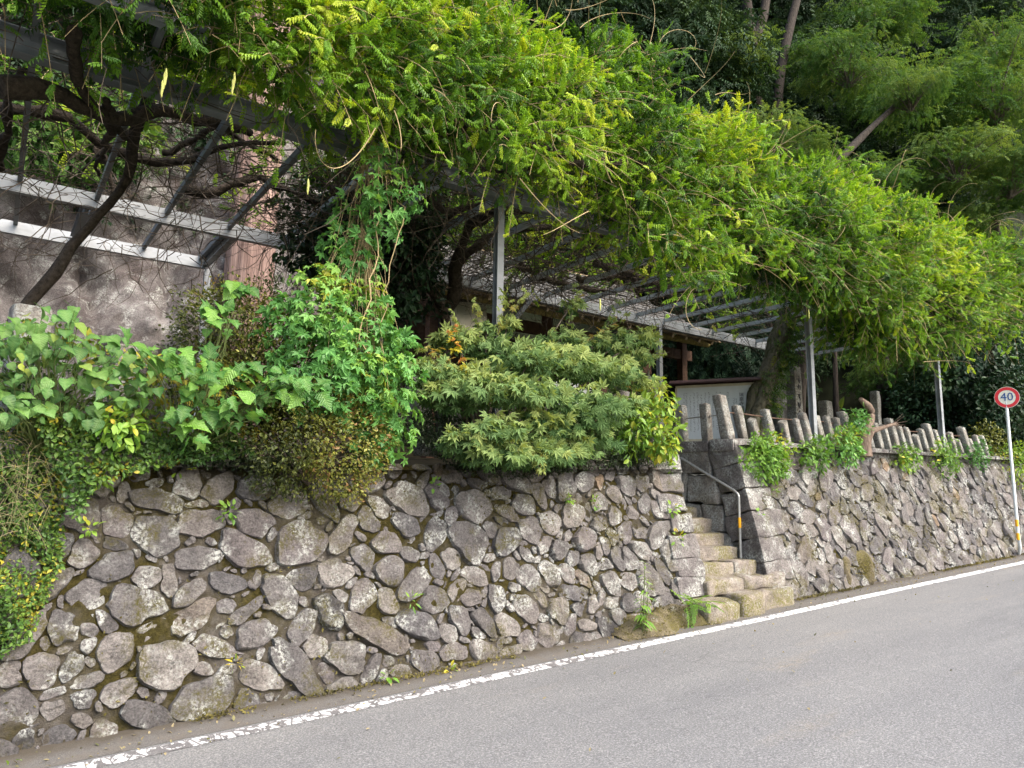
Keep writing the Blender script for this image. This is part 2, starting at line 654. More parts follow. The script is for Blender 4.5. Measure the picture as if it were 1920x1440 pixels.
M['paint'] = paint_mat()
M['soil'] = plain_mat('dark_soil', (.035, .03, .018), .95, .1, 0, .5, 3, .5)
M['hill'] = plain_mat('forest_floor', (.010, .013, .006), .95, .1, 0, .6, 1.5, .5)
M['verge'] = plain_mat('grass_verge', (.06, .075, .025), .95, .1, 0, .4, 2, .4)


def steel_mat(name, lo, hi):
    m, nt, b = new_mat(name, .5, .4)
    b.inputs['Metallic'].default_value = .1
    c = ramp(nt, nnoise(nt, 3, 6, .7, pos(nt, (.6, 1, 2))), [(.3, lo), (.7, hi)])
    r = step(nt, nnoise(nt, 14, 6, .8, pos(nt)), .62, .72)
    c = mixc(nt, math_(nt, 'MULTIPLY', r, .6), c, (.09, .055, .035))
    nt.links.new(c, b.inputs['Base Color'])
    return m


M['steel'] = steel_mat('galvanised_steel', (.18, .194, .20), (.31, .325, .34))
M['fascia'] = steel_mat('pale_galvanised_steel', (.20, .212, .22), (.33, .347, .357))
M['skylit_rafter_steel'] = steel_mat('skylit_rafter_steel', (.34, .36, .37), (.52, .54, .55))  # skylight on the rafters put into the colour: paler than the beams
M['steel_dark'] = steel_mat('dull_grey_steel', (.10, .11, .115), (.19, .205, .215))
M['rail'] = plain_mat('grey_pipe', (.36, .36, .34), .4, .5, .5, .15, 20)
M['yellow'] = plain_mat('yellow_tape', (.75, .36, .012), .5, .4, 0, .06, 20)
M['pole_white'] = plain_mat('white_pole_paint', (.62, .66, .66), .45, .4, 0, .12, 25)
M['sign_red'] = plain_mat('sign_red', (.55, .025, .035), .5, .4, 0, .12, 30)
M['sign_white'] = plain_mat('sign_white', (.66, .66, .56), .5, .4, 0, .16, 60)
M['sign_blue'] = plain_mat('sign_blue', (.02, .065, .23), .5, .4, 0, .1, 30)
M['board_white'] = plain_mat('board_white', (.60, .63, .64), .6, .3, 0, .06, 6)
M['board_edge'] = plain_mat('board_frame_wood', (.50, .45, .33), .7, .2, 0, .15, 6)
M['ink'] = plain_mat('ink', (.025, .025, .03), .7, .2, 0, .2, 20)
M['ink_pale'] = plain_mat('weathered_ink', (.16, .16, .17), .7, .2, 0, .3, 20)
M['brown_roof'] = plain_mat('brown_metal_roof', (.06, .03, .028), .6, .3, 0, .3, 6)
M['monument'] = stone_mat('grey_monument', [(.3, (.10, .098, .09)), (.5, (.15, .145, .13)), (.7, (.19, .185, .165))], .6, .6, (.05, .05, .02), obj=False)
M['wood_dark'] = plain_mat('old_brown_wood', (.075, .042, .026), .85, .2, 0, .4, 12, .3)
M['wood_eave'] = plain_mat('weathered_eave_wood', (.25, .19, .115), .85, .2, 0, .35, 9, .3)
M['wood_mossy'] = plain_mat('mossy_purlin', (.27, .22, .075), .9, .2, 0, .45, 14, .3)
M['shingle'] = plain_mat('grey_shingle', (.085, .082, .076), .9, .2, 0, .4, 7, .4)
M['panel'] = plain_mat('beige_panel', (.34, .32, .25), .7, .3, 0, .08, 4)
M['jar'] = plain_mat('bronze_green', (.19, .19, .13), .6, .3, 0, .3, 10)


def bark_mat(name, lo, hi, stretch=(1, 1, .12), scale=26, moss=.7):
    m, nt, b = new_mat(name, .9, .15)
    g = nnoise(nt, scale, 5, .7, pos(nt, stretch))
    c = ramp(nt, g, [(.32, lo), (.68, hi)])
    k = step(nt, nnoise(nt, 2.4, 5, .7, pos(nt)), moss, moss + .12)
    c = mixc(nt, k, c, (.055, .06, .018))
    nt.links.new(c, b.inputs['Base Color'])
    bump(nt, b, g, .8, .04)
    return m


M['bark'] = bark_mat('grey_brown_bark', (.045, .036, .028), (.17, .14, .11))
M['bark_wist'] = bark_mat('wisteria_bark', (.05, .043, .025), (.21, .19, .13), (1, 1, .2), 22, .5)
M['bark_dark'] = bark_mat('dark_vine_bark', (.018, .014, .010), (.07, .055, .042), (1, 1, 1), 22)
M['bark_forest'] = bark_mat('dark_forest_bark', (.014, .011, .009), (.055, .045, .036))  # darker bark for the trees of the wood
M['bark_cedar'] = bark_mat('cedar_bark', (.085, .052, .042), (.31, .215, .18), (1, 1, .05), 16, .8)
M['bark_cut'] = bark_mat('peeled_bark', (.09, .062, .046), (.235, .18, .14), (1, 1, .3), 20, .8)
M['twig'] = plain_mat('dry_twig', (.085, .068, .052), .9, .1, 0, .4, 5)
M['tendril'] = plain_mat('tan_tendril', (.30, .23, .12), .8, .2, 0, .25, 5)
M['stem'] = plain_mat('green_stem', (.10, .13, .04), .8, .2, 0, .3, 5)

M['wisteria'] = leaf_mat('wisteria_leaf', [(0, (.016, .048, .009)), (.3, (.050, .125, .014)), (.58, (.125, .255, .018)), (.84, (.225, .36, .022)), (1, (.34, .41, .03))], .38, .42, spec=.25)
M['hop'] = leaf_mat('hop_leaf', [(0, (.045, .13, .03)), (.5, (.10, .26, .06)), (.9, (.19, .34, .06)), (1, (.34, .36, .05))], .3, .5)
M['azalea'] = leaf_mat('azalea_leaf', [(0, (.03, .042, .010)), (.5, (.092, .110, .018)), (.9, (.20, .20, .032)), (1, (.17, .10, .03))], .2, .5)
M['maple'] = leaf_mat('maple_leaf', [(0, (.05, .105, .035)), (.5, (.135, .215, .075)), (.85, (.27, .32, .10)), (1, (.36, .25, .08))], .32, .6, spec=.15)
M['maple_wild'] = leaf_mat('wild_maple_leaf', [(0, (.028, .062, .02)), (.5, (.052, .118, .026)), (1, (.15, .215, .058))], .38, .6, spec=.12)
M['evergreen'] = leaf_mat('evergreen_leaf', [(0, (.010, .022, .011)), (.5, (.026, .056, .024)), (1, (.07, .12, .045))], .12, .6, spec=.15)
M['camellia'] = leaf_mat('camellia_leaf', [(0, (.009, .022, .010)), (.6, (.02, .05, .018)), (1, (.05, .085, .028))], .1, .45, spec=.25)
M['under'] = leaf_mat('undergrowth_leaf', [(0, (.012, .022, .008)), (.5, (.028, .052, .016)), (1, (.07, .11, .025))], .2, .5)
M['herb'] = leaf_mat('herb_leaf', [(0, (.05, .13, .025)), (.5, (.12, .25, .035)), (.9, (.22, .35, .04)), (1, (.45, .36, .03))], .32, .5)
M['bush'] = leaf_mat('bush_leaf', [(0, (.035, .10, .02)), (.5, (.11, .22, .028)), (.85, (.22, .33, .035)), (1, (.38, .36, .04))], .32, .4)
M['ramie'] = leaf_mat('ramie_leaf', [(0, (.028, .10, .022)), (.5, (.062, .17, .036)), (.9, (.10, .215, .042)), (1, (.25, .28, .03))], .3, .42, 'obj')
M['mulberry'] = leaf_mat('mulberry_leaf', [(0, (.022, .10, .018)), (.6, (.05, .175, .026)), (1, (.13, .28, .035))], .32, .42, 'obj')
M['creeper'] = leaf_mat('creeper_leaf', [(0, (.02, .05, .013)), (.5, (.055, .12, .022)), (.9, (.12, .2, .03)), (1, (.30, .27, .03))], .25, .5)
M['drygrass'] = leaf_mat('dry_grass', [(0, (.08, .085, .03)), (.5, (.17, .155, .07)), (1, (.28, .23, .13))], .2, .7)
M['ivy'] = leaf_mat('dark_ground_leaf', [(0, (.010, .020, .008)), (.6, (.025, .045, .015)), (1, (.06, .09, .03))], .12, .4)
M['moss'] = leaf_mat('moss_tuft', [(0, (.03, .028, .008)), (.5, (.08, .07, .016)), (1, (.14, .12, .03))], .15, .8)

# ------------------------------------------------------------------ the setting: road, ground, terrace, hillside
def sheet(name, x0, x1, ys, zf, mat, nx=2, kind='structure'):
    xs = np.linspace(x0, x1, nx) if np.isscalar(nx) else np.asarray(nx)
    X, Y = np.meshgrid(xs, np.asarray(ys, float), indexing='ij')
    Z = zf(X, Y)
    g = Geo()
    g.add(np.stack((X, Y, Z), -1), grid_faces(len(xs), len(ys)))
    return g.obj(name, mat, kind=kind)


sheet('ground', -200, 200, (-200, 12), lambda X, Y: GR * X - .10, M['verge'])
sheet('road', -60, 80, (-3.2, 5.46), lambda X, Y: GR * X + 0 * Y, M['asphalt'])
sheet('edge_line', -60, 80, (5.265, 5.415), lambda X, Y: GR * X + .004, M['paint'])
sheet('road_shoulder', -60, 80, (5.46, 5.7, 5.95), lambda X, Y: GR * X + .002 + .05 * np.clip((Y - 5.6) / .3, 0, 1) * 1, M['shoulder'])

ST0, ST1, STY = 7.25, 8.47, 8.15          # the stair recess between the two walls


def terr(X, Y):
    left = 1.83 + .03 * np.clip(X, -5, 8)
    right = 2.42 + .013 * (np.clip(X, 8, 30) - 8.4)
    z = np.where(X < 7.86, left, right)
    z = z + np.clip((Y - 8.5) / 4, 0, 1) * .35
    d = np.maximum(0, Y - 13.2 - .3 * np.sin(X * .7)) + .95 * np.maximum(0, X - 21) * np.clip((Y - 6.8) / 4, 0, 1)
    z = z + 1.02 * d + .25 * np.sin(X * 1.3 + Y) * np.clip(d, 0, 1)
    return z


xs = np.unique(np.concatenate((np.linspace(-40, -4, 13), np.linspace(-4, 24, 57), np.linspace(24, 90, 34), [ST0, ST1])))
ys = np.unique(np.concatenate((np.linspace(6.12, 14, 28), np.linspace(14, 70, 40), [STY])))
X, Y = np.meshgrid(xs, ys, indexing='ij')
Z = terr(X, Y)
F = grid_faces(len(xs), len(ys))
Vt = np.stack((X, Y, Z), -1).reshape(-1, 3)
cen = Vt[F].mean(1)
keep = ~((cen[:, 0] > ST0) & (cen[:, 0] < ST1) & (cen[:, 1] < STY))
near = (cen[:, 1] < 13.2) & (cen[:, 0] < 21)
g = Geo(); g.add(Vt, F[keep & near]); g.obj('terrace', M['soil'], kind='structure')
g = Geo(); g.add(Vt, F[keep & ~near]); g.obj('hillside', M['hill'], kind='structure')

# ------------------------------------------------------------------ the dry-laid and mortared walls
CB, SB = 1 / math.hypot(1, WB), WB / math.hypot(1, WB)


def wall_pt(u, v, h):
    """u along the wall, v up its slope, h out of its face."""
    return np.stack((u + 0 * v, WY + v * SB - h * CB, zr(u) + v * CB + h * SB), -1)


def uv_of(px, py):
    p = atW(px, py)
    return np.array((p[0], (p[2] - zr(p[0])) / CB))


def pack(u0, u1, vtop, first, sizes, seed, cell=.016, lim=1.25, blocked=None):
    """Stones as ellipses: the given ones first, then as many as find room; every cell goes to the nearest stone."""
    r = np.random.default_rng(seed)
    nu, nv = int((u1 - u0) / cell), int(2.6 / cell)
    uu = u0 + (np.arange(nu) + .5) * cell
    vv = (np.arange(nv) + .5) * cell - .06
    top = np.array([vtop(u) for u in uu])
    inside = (vv[None] < top[:, None])
    if blocked is not None:
        inside &= ~blocked(uu[:, None], vv[None])
    occ = ~inside
    E = []

    def cells(e, k):
        cx, cy, a, b, th = e
        R = max(a, b) * k
        i0, i1 = max(0, int((cx - R - u0) / cell)), min(nu, int((cx + R - u0) / cell) + 1)
        j0, j1 = max(0, int((cy - R + .06) / cell)), min(nv, int((cy + R + .06) / cell) + 1)
        if i0 >= i1 or j0 >= j1:
            return None
        dx = uu[i0:i1, None] - cx
        dy = vv[None, j0:j1] - cy
        c, s = math.cos(th), math.sin(th)
        q = np.hypot((dx * c + dy * s) / a, (-dx * s + dy * c) / b)
        return (slice(i0, i1), slice(j0, j1)), q

    def try_(e, tol):
        w = cells(e, 1)
        if w is None:
            return False
        sl, q = w
        m = q < 1
        if m.sum() < 4 or occ[sl][m].mean() > tol:
            return False
        occ[sl] |= m
        E.append(e)
        return True
    for e in first:
        try_(e, .45)
    for (a0, a1, tries, tol) in sizes:
        for _ in range(tries):
            a = r.uniform(a0, a1)
            th = r.choice([r.normal(-.8, .35), r.normal(.75, .3), r.normal(0, .4)], p=[.5, .3, .2])
            try_((r.uniform(u0, u1), r.uniform(0, top.max()), a, a * r.uniform(.45, .8), th), tol)
    own = np.full((nu, nv), -1)
    best = np.full((nu, nv), lim)
    for k, e in enumerate(E):
        sl, q = cells(e, lim)
        m = (q < best[sl]) & inside[sl]
        best[sl] = np.where(m, q, best[sl])
        own[sl] = np.where(m, k, own[sl])
    return E, own, (u0, cell, nu, nv)


def stone_geo(k, e, own, gr, gap, H, facets, seed, pt):
    """A rounded, faceted stone filling the cells it owns; None when it owns too few."""
    r = np.random.default_rng(seed + k)
    u0, cell, nu, nv = gr
    cx, cy, a, b, th = e
    n = 24
    ph = np.arange(n) * 2 * math.pi / n
    dx = np.cos(ph) * math.cos(th) * a - np.sin(ph) * math.sin(th) * b
    dy = np.cos(ph) * math.sin(th) * a + np.sin(ph) * math.cos(th) * b
    s = np.linspace(.1, 1.7, 65)
    I = np.clip(((cx + dx[:, None] * s - u0) / cell).astype(int), 0, nu - 1)
    J = np.clip(((cy + dy[:, None] * s + .06) / cell).astype(int), 0, nv - 1)
    ok = own[I, J] == k
    first = np.where(ok.all(1), len(s) - 1, np.argmin(ok, 1))
    rad = s[first]
    if rad.mean() < .3:
        return None
    for _ in range(2):
        rad = .25 * np.roll(rad, 1) + .5 * rad + .25 * np.roll(rad, -1)
    rad = rad * (1 + .06 * np.sin(ph * 2 + r.uniform(0, 6)) + .07 * np.sin(ph * 3 + r.uniform(0, 6)) + .045 * np.sin(ph * 5 + r.uniform(0, 6)) + r.normal(0, .03, n))
    R = rad * np.hypot(dx, dy)
    rad = rad * np.maximum(.4, (R - gap) / np.maximum(R, .01))
    hh = H * min(1.25, max(.5, math.sqrt(a * b) / .13)) * r.uniform(.75, 1.25)
    lev = [(1.04, None), (1.0, .05), (.95, .45), (.84, .80), (.62, .95), (.33, 1.), (0, 1.)]
    pl = [(r.uniform(.5, .92), r.normal(0, .55, 2)) for _ in range(facets + 1)]
    V = []
    off = r.uniform(-50, 50, 2)
    for sc_, hf in lev:
        m = n if sc_ > 0 else 1
        x = (dx * rad * sc_) if m > 1 else np.zeros(1)
        y = (dy * rad * sc_) if m > 1 else np.zeros(1)
        if hf is None:
            h = np.full(m, -.05)
        else:
            h = np.full(m, hf)
            for c, gxy in pl:
                h = np.minimum(h, c + (x * gxy[0] + y * gxy[1]) / math.sqrt(a * b))
            h = np.maximum(h, .42 * (hf > .3) + .02) * hh
            q3 = np.stack((x + off[0], y + off[1], 0 * x), -1)
            h = h + (.011 * noise3(q3, seed + k, 9, 2) + .008 * noise3(q3, seed + k + 5, 30, 1)) * (hf > .1)
        V.append(pt(cx + x, cy + y, h))
    V = np.concatenate(V)
    q = [(L * n + i, L * n + (i + 1) % n, (L + 1) * n + (i + 1) % n, (L + 1) * n + i) for L in range(5) for i in range(n)]
    t = [(5 * n + i, 5 * n + (i + 1) % n, 6 * n) for i in range(n)]
    g = Geo()
    g.sharp = 32
    g.add(V, q)
    g.T.append(np.array(t))
    return g, pt(np.array([cx]), np.array([cy]), np.array([0.]))[0], a * b


def mortar_geo(u0, u1, vtop, pt, amp=.014, skip=None):
    us = np.linspace(u0, u1, int((u1 - u0) / .03) + 1)
    f = np.linspace(-.04, 1, 70)
    U, Fv = np.meshgrid(us, f, indexing='ij')
    T = np.array([vtop(u) for u in us])[:, None]
    Vv = Fv * T
    q3 = np.stack((U, Vv, 0 * U), -1)
    h = amp * noise3(q3, 11, 7, 2) + .45 * amp * noise3(q3, 12, 30, 2) - .004
    h[:, -1] = -.05
    g = Geo()
    g.add(pt(U, Vv, h), grid_faces(len(us), len(f)))
    P = pt(U[:, -1], Vv[:, -1], np.full(len(us), -.05))
    top = np.stack((P, P + np.array((0, .45, -.02))), 1)
    g.add(top.reshape(-1, 3), grid_faces(len(us), 2))
    return g


# stones of the long wall read off the photograph: (centre, full axes, slope) in three enlargements of it
C1 = [(795,240,130,130,0),(590,195,85,70,10),(655,310,230,95,15),(915,260,150,110,-45),(1085,255,150,115,0),(1215,320,170,140,-40),(1365,320,190,80,60),(490,405,150,150,-30),(650,460,230,150,35),(350,380,170,150,-20),(345,540,150,120,-25),(850,405,190,125,-5),(1065,405,170,120,25),(830,555,185,100,0),(1030,520,250,120,25),(1265,495,220,180,-30),(480,590,190,130,-20),(620,640,150,100,0),(710,650,150,75,85),(370,710,170,130,0),(570,750,240,170,20),(795,710,170,90,-45),(810,800,230,110,-35),(380,855,95,60,0),(260,850,150,140,60),(485,945,200,130,-50),(700,1000,240,210,10),(905,930,170,90,25),(1080,880,180,110,-20),(1030,785,170,60,-40),(960,660,150,90,10),(1180,710,210,120,50),(1275,640,130,110,0),(1385,780,160,120,50),(1270,850,230,90,-55),(1240,1010,320,130,50),(1095,1055,170,130,30),(170,1030,180,140,-40),(305,1010,150,85,-60),(65,1190,200,170,0),(40,1040,130,120,0),(355,1145,110,85,0),(500,1125,170,110,-25),(215,1190,110,90,0),(615,1215,250,110,15),(430,1280,125,85,0),(245,1315,170,100,-20),(860,1150,290,170,-20),(1040,1160,120,110,0),(1220,1145,150,60,-10),(100,1320,120,90,-30),(1330,930,120,100,0)]
C2 = [(285,620,145,125,0),(430,135,110,70,-20),(445,230,110,90,-30),(535,175,90,60,80),(725,165,90,50,85),(315,235,110,90,-30),(350,320,90,80,0),(470,345,120,80,50),(600,310,200,120,30),(715,290,130,100,45),(585,415,120,85,30),(315,460,170,90,-55),(430,390,130,80,60),(405,550,110,90,60),(505,490,110,100,0),(515,610,130,110,-60),(710,450,150,90,-60),(600,540,80,65,20),(715,590,120,60,60),(780,555,90,90,0),(620,670,150,110,-35),(510,740,120,80,70),(850,480,200,150,60),(870,340,170,130,30),(985,280,80,60,0),(1080,330,110,80,50),(1145,290,110,60,60),(1190,255,110,60,70),(1335,235,95,80,0),(1395,320,80,70,90),(875,630,120,70,20),(965,720,110,80,80),(860,720,100,70,10),(1090,765,140,80,50),(640,840,190,110,25),(810,815,130,80,55),(915,825,130,75,50),(455,870,310,100,30),(1010,840,110,90,20),(440,1025,150,65,-70),(665,990,120,95,30),(785,950,130,80,-10),(910,945,120,85,20),(1095,905,90,70,70),(1030,950,100,50,-20),(1230,775,120,80,60),(1180,880,110,80,60),(1030,600,90,75,-60),(1010,480,130,100,-50),(1110,440,120,100,20),(1190,410,110,80,50),(1165,500,80,55,-70),(1265,620,100,55,65),(1340,480,100,90,80),(1230,520,80,80,0),(1355,580,100,70,40),(1100,640,120,90,40),(1290,700,110,60,25),(560,1030,90,60,0),(330,970,190,130,20),(245,1045,100,70,50),(800,690,110,70,-60),(1190,620,110,80,40)]
C3 = [(280,310,115,95,70),(370,310,80,55,-70),(430,260,90,55,-60),(490,225,120,80,50),(520,330,140,100,40),(600,320,100,80,60),(445,385,110,70,40),(365,420,110,80,90),(620,440,110,75,-70),(550,485,75,65,30),(455,505,100,85,80),(365,550,90,80,0),(510,595,130,80,-80),(600,590,90,85,0),(285,640,130,110,45),(440,620,100,60,60),(400,670,100,60,80),(300,780,140,80,50),(465,740,140,80,50),(530,750,140,80,60),(405,775,90,70,0),(600,700,120,90,20),(440,890,130,110,40),(530,870,100,90,30),(280,930,80,65,60),(440,990,90,80,-40),(545,1000,120,90,20),(300,1120,100,80,0)]


def from_photo(L, ox, oy, k):
    out = []
    for cx, cy, A, B, ang in L:
        x, y, A, B = ox + cx / k, oy + cy / k, A / k / 2, B / k / 2
        t = math.radians(ang)
        c0 = uv_of(x, y)
        ma = uv_of(x + A * math.cos(t), y + A * math.sin(t)) - uv_of(x - A * math.cos(t), y - A * math.sin(t))
        mi = uv_of(x - B * math.sin(t), y + B * math.cos(t)) - uv_of(x + B * math.sin(t), y - B * math.cos(t))
        th = math.atan2(ma[1], ma[0])
        b = abs(-ma[1] * mi[0] + ma[0] * mi[1]) / max(np.hypot(*ma), 1e-6)
        out.append((c0[0], c0[1], np.hypot(*ma) / 2 * .97, b / 2 * .97, th))
    return out


def left_top(u):
    return 1.93 if u < 3 else 1.93 + .018 * (u - 3)


def right_top(u):
    return (2.36 + .013 * (u - 8.4) - zr(u)) / CB


LEFT_END = 7.25
known = from_photo(C1, 0, 800, 2.25) + from_photo(C2, 500, 800, 2.25) + from_photo(C3, 1000, 800, 3)
left_wall = thing('stone_wall', 'long wall of rounded field stones in mossy mortar, overgrown top, from the dry creeper to the stairs', 'stone wall', (3.5, WY, .1), 'roadside stone walls')
EL, ownL, grL = pack(-2.4, LEFT_END - .45, left_top, known, [(.16, .24, 700, .08), (.10, .16, 3500, .09), (.06, .10, 5000, .07), (.03, .06, 6000, .06)], 3, lim=1.2)
mortar_geo(-2.4, LEFT_END - .02, left_top, wall_pt, .010).obj('mortar', M['mortar'], left_wall, True, (3.5, WY, .1))
made = []
for k, e in enumerate(EL):
    got = stone_geo(k, e, ownL, grL, .008, .072, 3, 100, wall_pt)
    if got:
        made.append(got)
made.sort(key=lambda x: -x[2])
rest = Geo()
for i, (g, p, _a) in enumerate(made):
    if i < 300:
        g.obj('stone', M['stone'], left_wall, True, p)
    else:
        for v, q in zip(g.V, g.Q):
            rest.add(v, q)
        rest.T += [t + rest.n - g.n for t in g.T]
if rest.n:
    rest.obj('small_stones', M['stone'], left_wall, True, (3.5, WY, .1), 'stuff')

right_wall = thing('stone_wall', 'wall of tightly fitted grey stones under the row of stone posts, right of the stairs', 'stone wall', (12, WY, .4), 'roadside stone walls')
ER, ownR, grR = pack(ST1 + .5, 21, right_top, from_photo([(1865,370,85,80,-40)], 1000, 800, 3), [(.17, .23, 160, .03), (.11, .17, 3500, .05), (.07, .11, 9000, .06), (.04, .07, 6000, .06)], 5, lim=1.5)
mortar_geo(ST1 + .02, 21, right_top, wall_pt, .008).obj('mortar', M['mortar'], right_wall, True, (12, WY, .4))
made = []
for k, e in enumerate(ER):
    got = stone_geo(k, e, ownR, grR, .002, .085, 4, 900, wall_pt)
    if got:
        made.append((*got, got[2] / max(2.0, np.hypot(got[1][0], got[1][1])) ** 2))
made.sort(key=lambda x: -x[3])
rest = Geo()
for i, (g, p, _a, _s) in enumerate(made):
    if i < 300:
        g.obj('stone', M['stone'], right_wall, True, p)
    else:
        rest.T += [t + rest.n for t in g.T]
        for v, q in zip(g.V, g.Q):
            rest.add(v, q)
if rest.n:
    rest.obj('small_stones', M['stone'], right_wall, True, (12, WY, .4), 'stuff')


def put_block(name, parent, c, size, seed, mat, rz=0., lean=0., r=.035, rough=.014, n=6):
    """A hewn block at c, leaning back (about X) by lean and turned by rz."""
    Vb, Fb = block(size, seed, r, rough, n)
    cl, sl = math.cos(lean), math.sin(lean)
    Vb = np.stack((Vb[:, 0], Vb[:, 1] * cl + Vb[:, 2] * sl, -Vb[:, 1] * sl + Vb[:, 2] * cl), 1)
    Vb = xform(Vb, rz)
    g = Geo()
    g.sharp = 30
    return g.add(Vb + np.asarray(c), Fb).obj(name, mat, parent, True, c)


LEAN = math.atan(WB)
# corner blocks of the two walls
v = 0.24
for i, (h, w) in enumerate([(.26, .52), (.22, .46), (.30, .50), (.27, .40), (.24, .55), (.28, .44), (.24, .46)]):
    c = wall_pt(np.array(LEFT_END - w / 2), np.array(v + h / 2), np.array(-.16))
    put_block('corner_block', left_wall, c, (w, .44, h - .005), 40 + i, M['hewn'], 0, LEAN, .022, .028, 10)
    v += h
    if v > 1.95:
        break
v = .28
for i, (h, w) in enumerate([(.27, .62), (.33, .55), (.36, .70), (.33, .56), (.36, .50), (.30, .62)]):
    c = wall_pt(np.array(ST1 + w / 2), np.array(v + h / 2), np.array(-.16))
    put_block('corner_block', right_wall, c, (w, .46, h - .005), 60 + i, M['hewn'], 0, LEAN, .022, .028, 10)
    v += h
# side wall of the stairs (faces the steps): big fitted blocks, their stone paler for lichen and to paint in missing light
rows = [(.36, [(.55, .9), (.9, 1.4), (1.4, 1.75), (1.75, 2.4), (2.4, 3.1)]), (.42, [(.55, 1.2), (1.2, 1.65), (1.65, 2.2), (2.2, 3.1)]), (.40, [(.55, .95), (.95, 1.6), (1.6, 2.05), (2.05, 3.1)]), (.42, [(.55, 1.1), (1.1, 1.5), (1.5, 2.2), (2.2, 3.1)]), (.38, [(.55, 1.3), (1.3, 1.9), (1.9, 3.1)])]
z = .42
for i, (h, cuts) in enumerate(rows):
    for j, (a, b) in enumerate(cuts):
        y0 = WY + (z + h / 2 - .3) * WB
        put_block('side_block', right_wall, (ST1 + .17, y0 + (a + b) / 2 - .12, z + h / 2), (.34, b - a - .006, h - .006), 80 + i * 7 + j, M['post_stone'], 0, 0, .03, .03, 9)
    z += h

bo_ = atW(1612, 1072)
put_block('mossy_boulder', right_wall, bo_ + (0, .20, -.02), (.95, .5, .44), 470, M['mossy'], 0, LEAN, .10, .06, 12)

# ------------------------------------------------------------------ stone stairs
stairs = thing('stone_stairs', 'narrow mossy stone stairs climbing between the two stone walls', 'stairs', (7.8, 5.6, .27))
STEPS = []
zt = .53
for i in range(11):
    yf = 5.52 + .235 * i
    STEPS.append((yf, zt))
    if i == 0:
        parts = [(6.86, 7.52, .05), (7.53, 8.02, 0), (8.04, 8.78, .02)]
    elif i == 1:
        parts = [(7.18, 7.88, 0), (7.89, 8.72, .01)]
    elif i == 2:
        parts = [(7.22, 8.0, 0), (8.01, 8.46, .01)]
    elif i == 4:
        parts = [(7.22, 7.62, 0), (7.63, 8.44, .01)]
    else:
        parts = [(7.22, 8.44, 0)]
    for j, (x0, x1, dz) in enumerate(parts):
        hgt = .30 if i == 0 else .20
        put_block('step', stairs, ((x0 + x1) / 2, yf + .22 + (.10 if i == 0 and j == 2 else 0), zt - hgt / 2 - dz + GR * ((x0 + x1) / 2 - 7.8) * (i < 2)), (x1 - x0, .44, hgt), 120 + i * 5 + j, M['step'], 0, 0, .045 if i < 2 else .028, .03 if i < 2 else .016, 9)
    zt += .17

# mossy footing left of the stairs
foot = sheet_g = Geo()
us = np.linspace(5.55, 7.0, 24)
fv = np.linspace(0, 1, 8)
U, Fv = np.meshgrid(us, fv, indexing='ij')
prof_y = 5.52 + .05 * np.sin(U * 5) + Fv * .34
prof_z = zr(U) + .01 + np.sin(np.clip(Fv * 1.9, 0, 1.57)) * (.20 + .04 * np.sin(U * 7)) * np.clip((U - 5.5) / .4, 0, 1)
Pm = np.stack((U, prof_y, prof_z), -1)
Pm[..., 1] += .03 * noise3(Pm, 5, 9, 3)
Pm[..., 2] += .012 * noise3(Pm, 6, 16, 2) * (Fv > .05)
FOOT = Pm.reshape(-1, 3)
Geo().add(Pm, grid_faces(24, 8)).obj('mossy_footing', M['mossy'], kind='structure', smooth=True)

# ------------------------------------------------------------------ handrail
hr = thing('handrail', 'grey pipe handrail with a yellow band beside the mossy stone stairs', 'handrail', atY(1389, 1045, 6.22))
b0 = atY(1389, 1045, 6.22)
t0 = np.array((b0[0], b0[1], atY(1386, 925, 6.22)[2]))
top_end = atY(1277, 859, 7.22)
bend = [t0 - (0, 0, .10), t0 - (0, 0, .05), t0 + (0, .012, -.012), t0 + (0, .05, .02), t0 + (0, .10, .05)]
tubeg(Geo(), [b0 - (0, 0, .02), b0 + (0, 0, .3), b0 + (0, 0, .6)] + bend[:2], .019, 10).obj('post', M['rail'], hr, True, b0)
tubeg(Geo(), bend[1:] + [t0 + (top_end - t0) * f for f in (.3, .6, 1)], .019, 10).obj('rail', M['rail'], hr, True, t0)
zb = atY(1387, 980, 6.22)[2]
tubeg(Geo(), [(b0[0], b0[1], zb - .07), (b0[0], b0[1], zb + .07)], .0205, 12).obj('yellow_band', M['yellow'], hr, True, b0)
pb = atY(1276, 930, 7.3)
tubeg(Geo(), [top_end + (0, .02, -.75), top_end + (0, .02, -.3), top_end + (0, .02, .01)], .018, 10).obj('post', M['rail'], hr, True, top_end)

# ------------------------------------------------------------------ stone post fences
fence = thing('stone_post_fence', 'row of lichen-spotted stone posts standing on the capstones right of the stairs', 'fence', (12.5, 6.45, 2.4), 'stone post fences')


def cap_z(X):
    return 2.51 + .013 * (X - 8.47)


x = ST1 - .06
i = 0
while x < 17.6:
    L = [1.15, .95, 1.3, 1.05, 1.2][i % 5]
    xm = x + L / 2
    put_block('capstone', fence, (xm, 6.47, cap_z(xm) - .085), (L - .012, .40, .17), 200 + i, M['hewn'], 0, 0, .025, .010)
    x += L
    i += 1
for j, (a, b) in enumerate([(6.70, 7.6), (7.61, 8.5)]):
    put_block('capstone', fence, (ST1 + .14, (a + b) / 2, cap_z(8.5) - .085), (.40, b - a - .012, .17), 220 + j, M['hewn'], 0, 0, .025, .010)


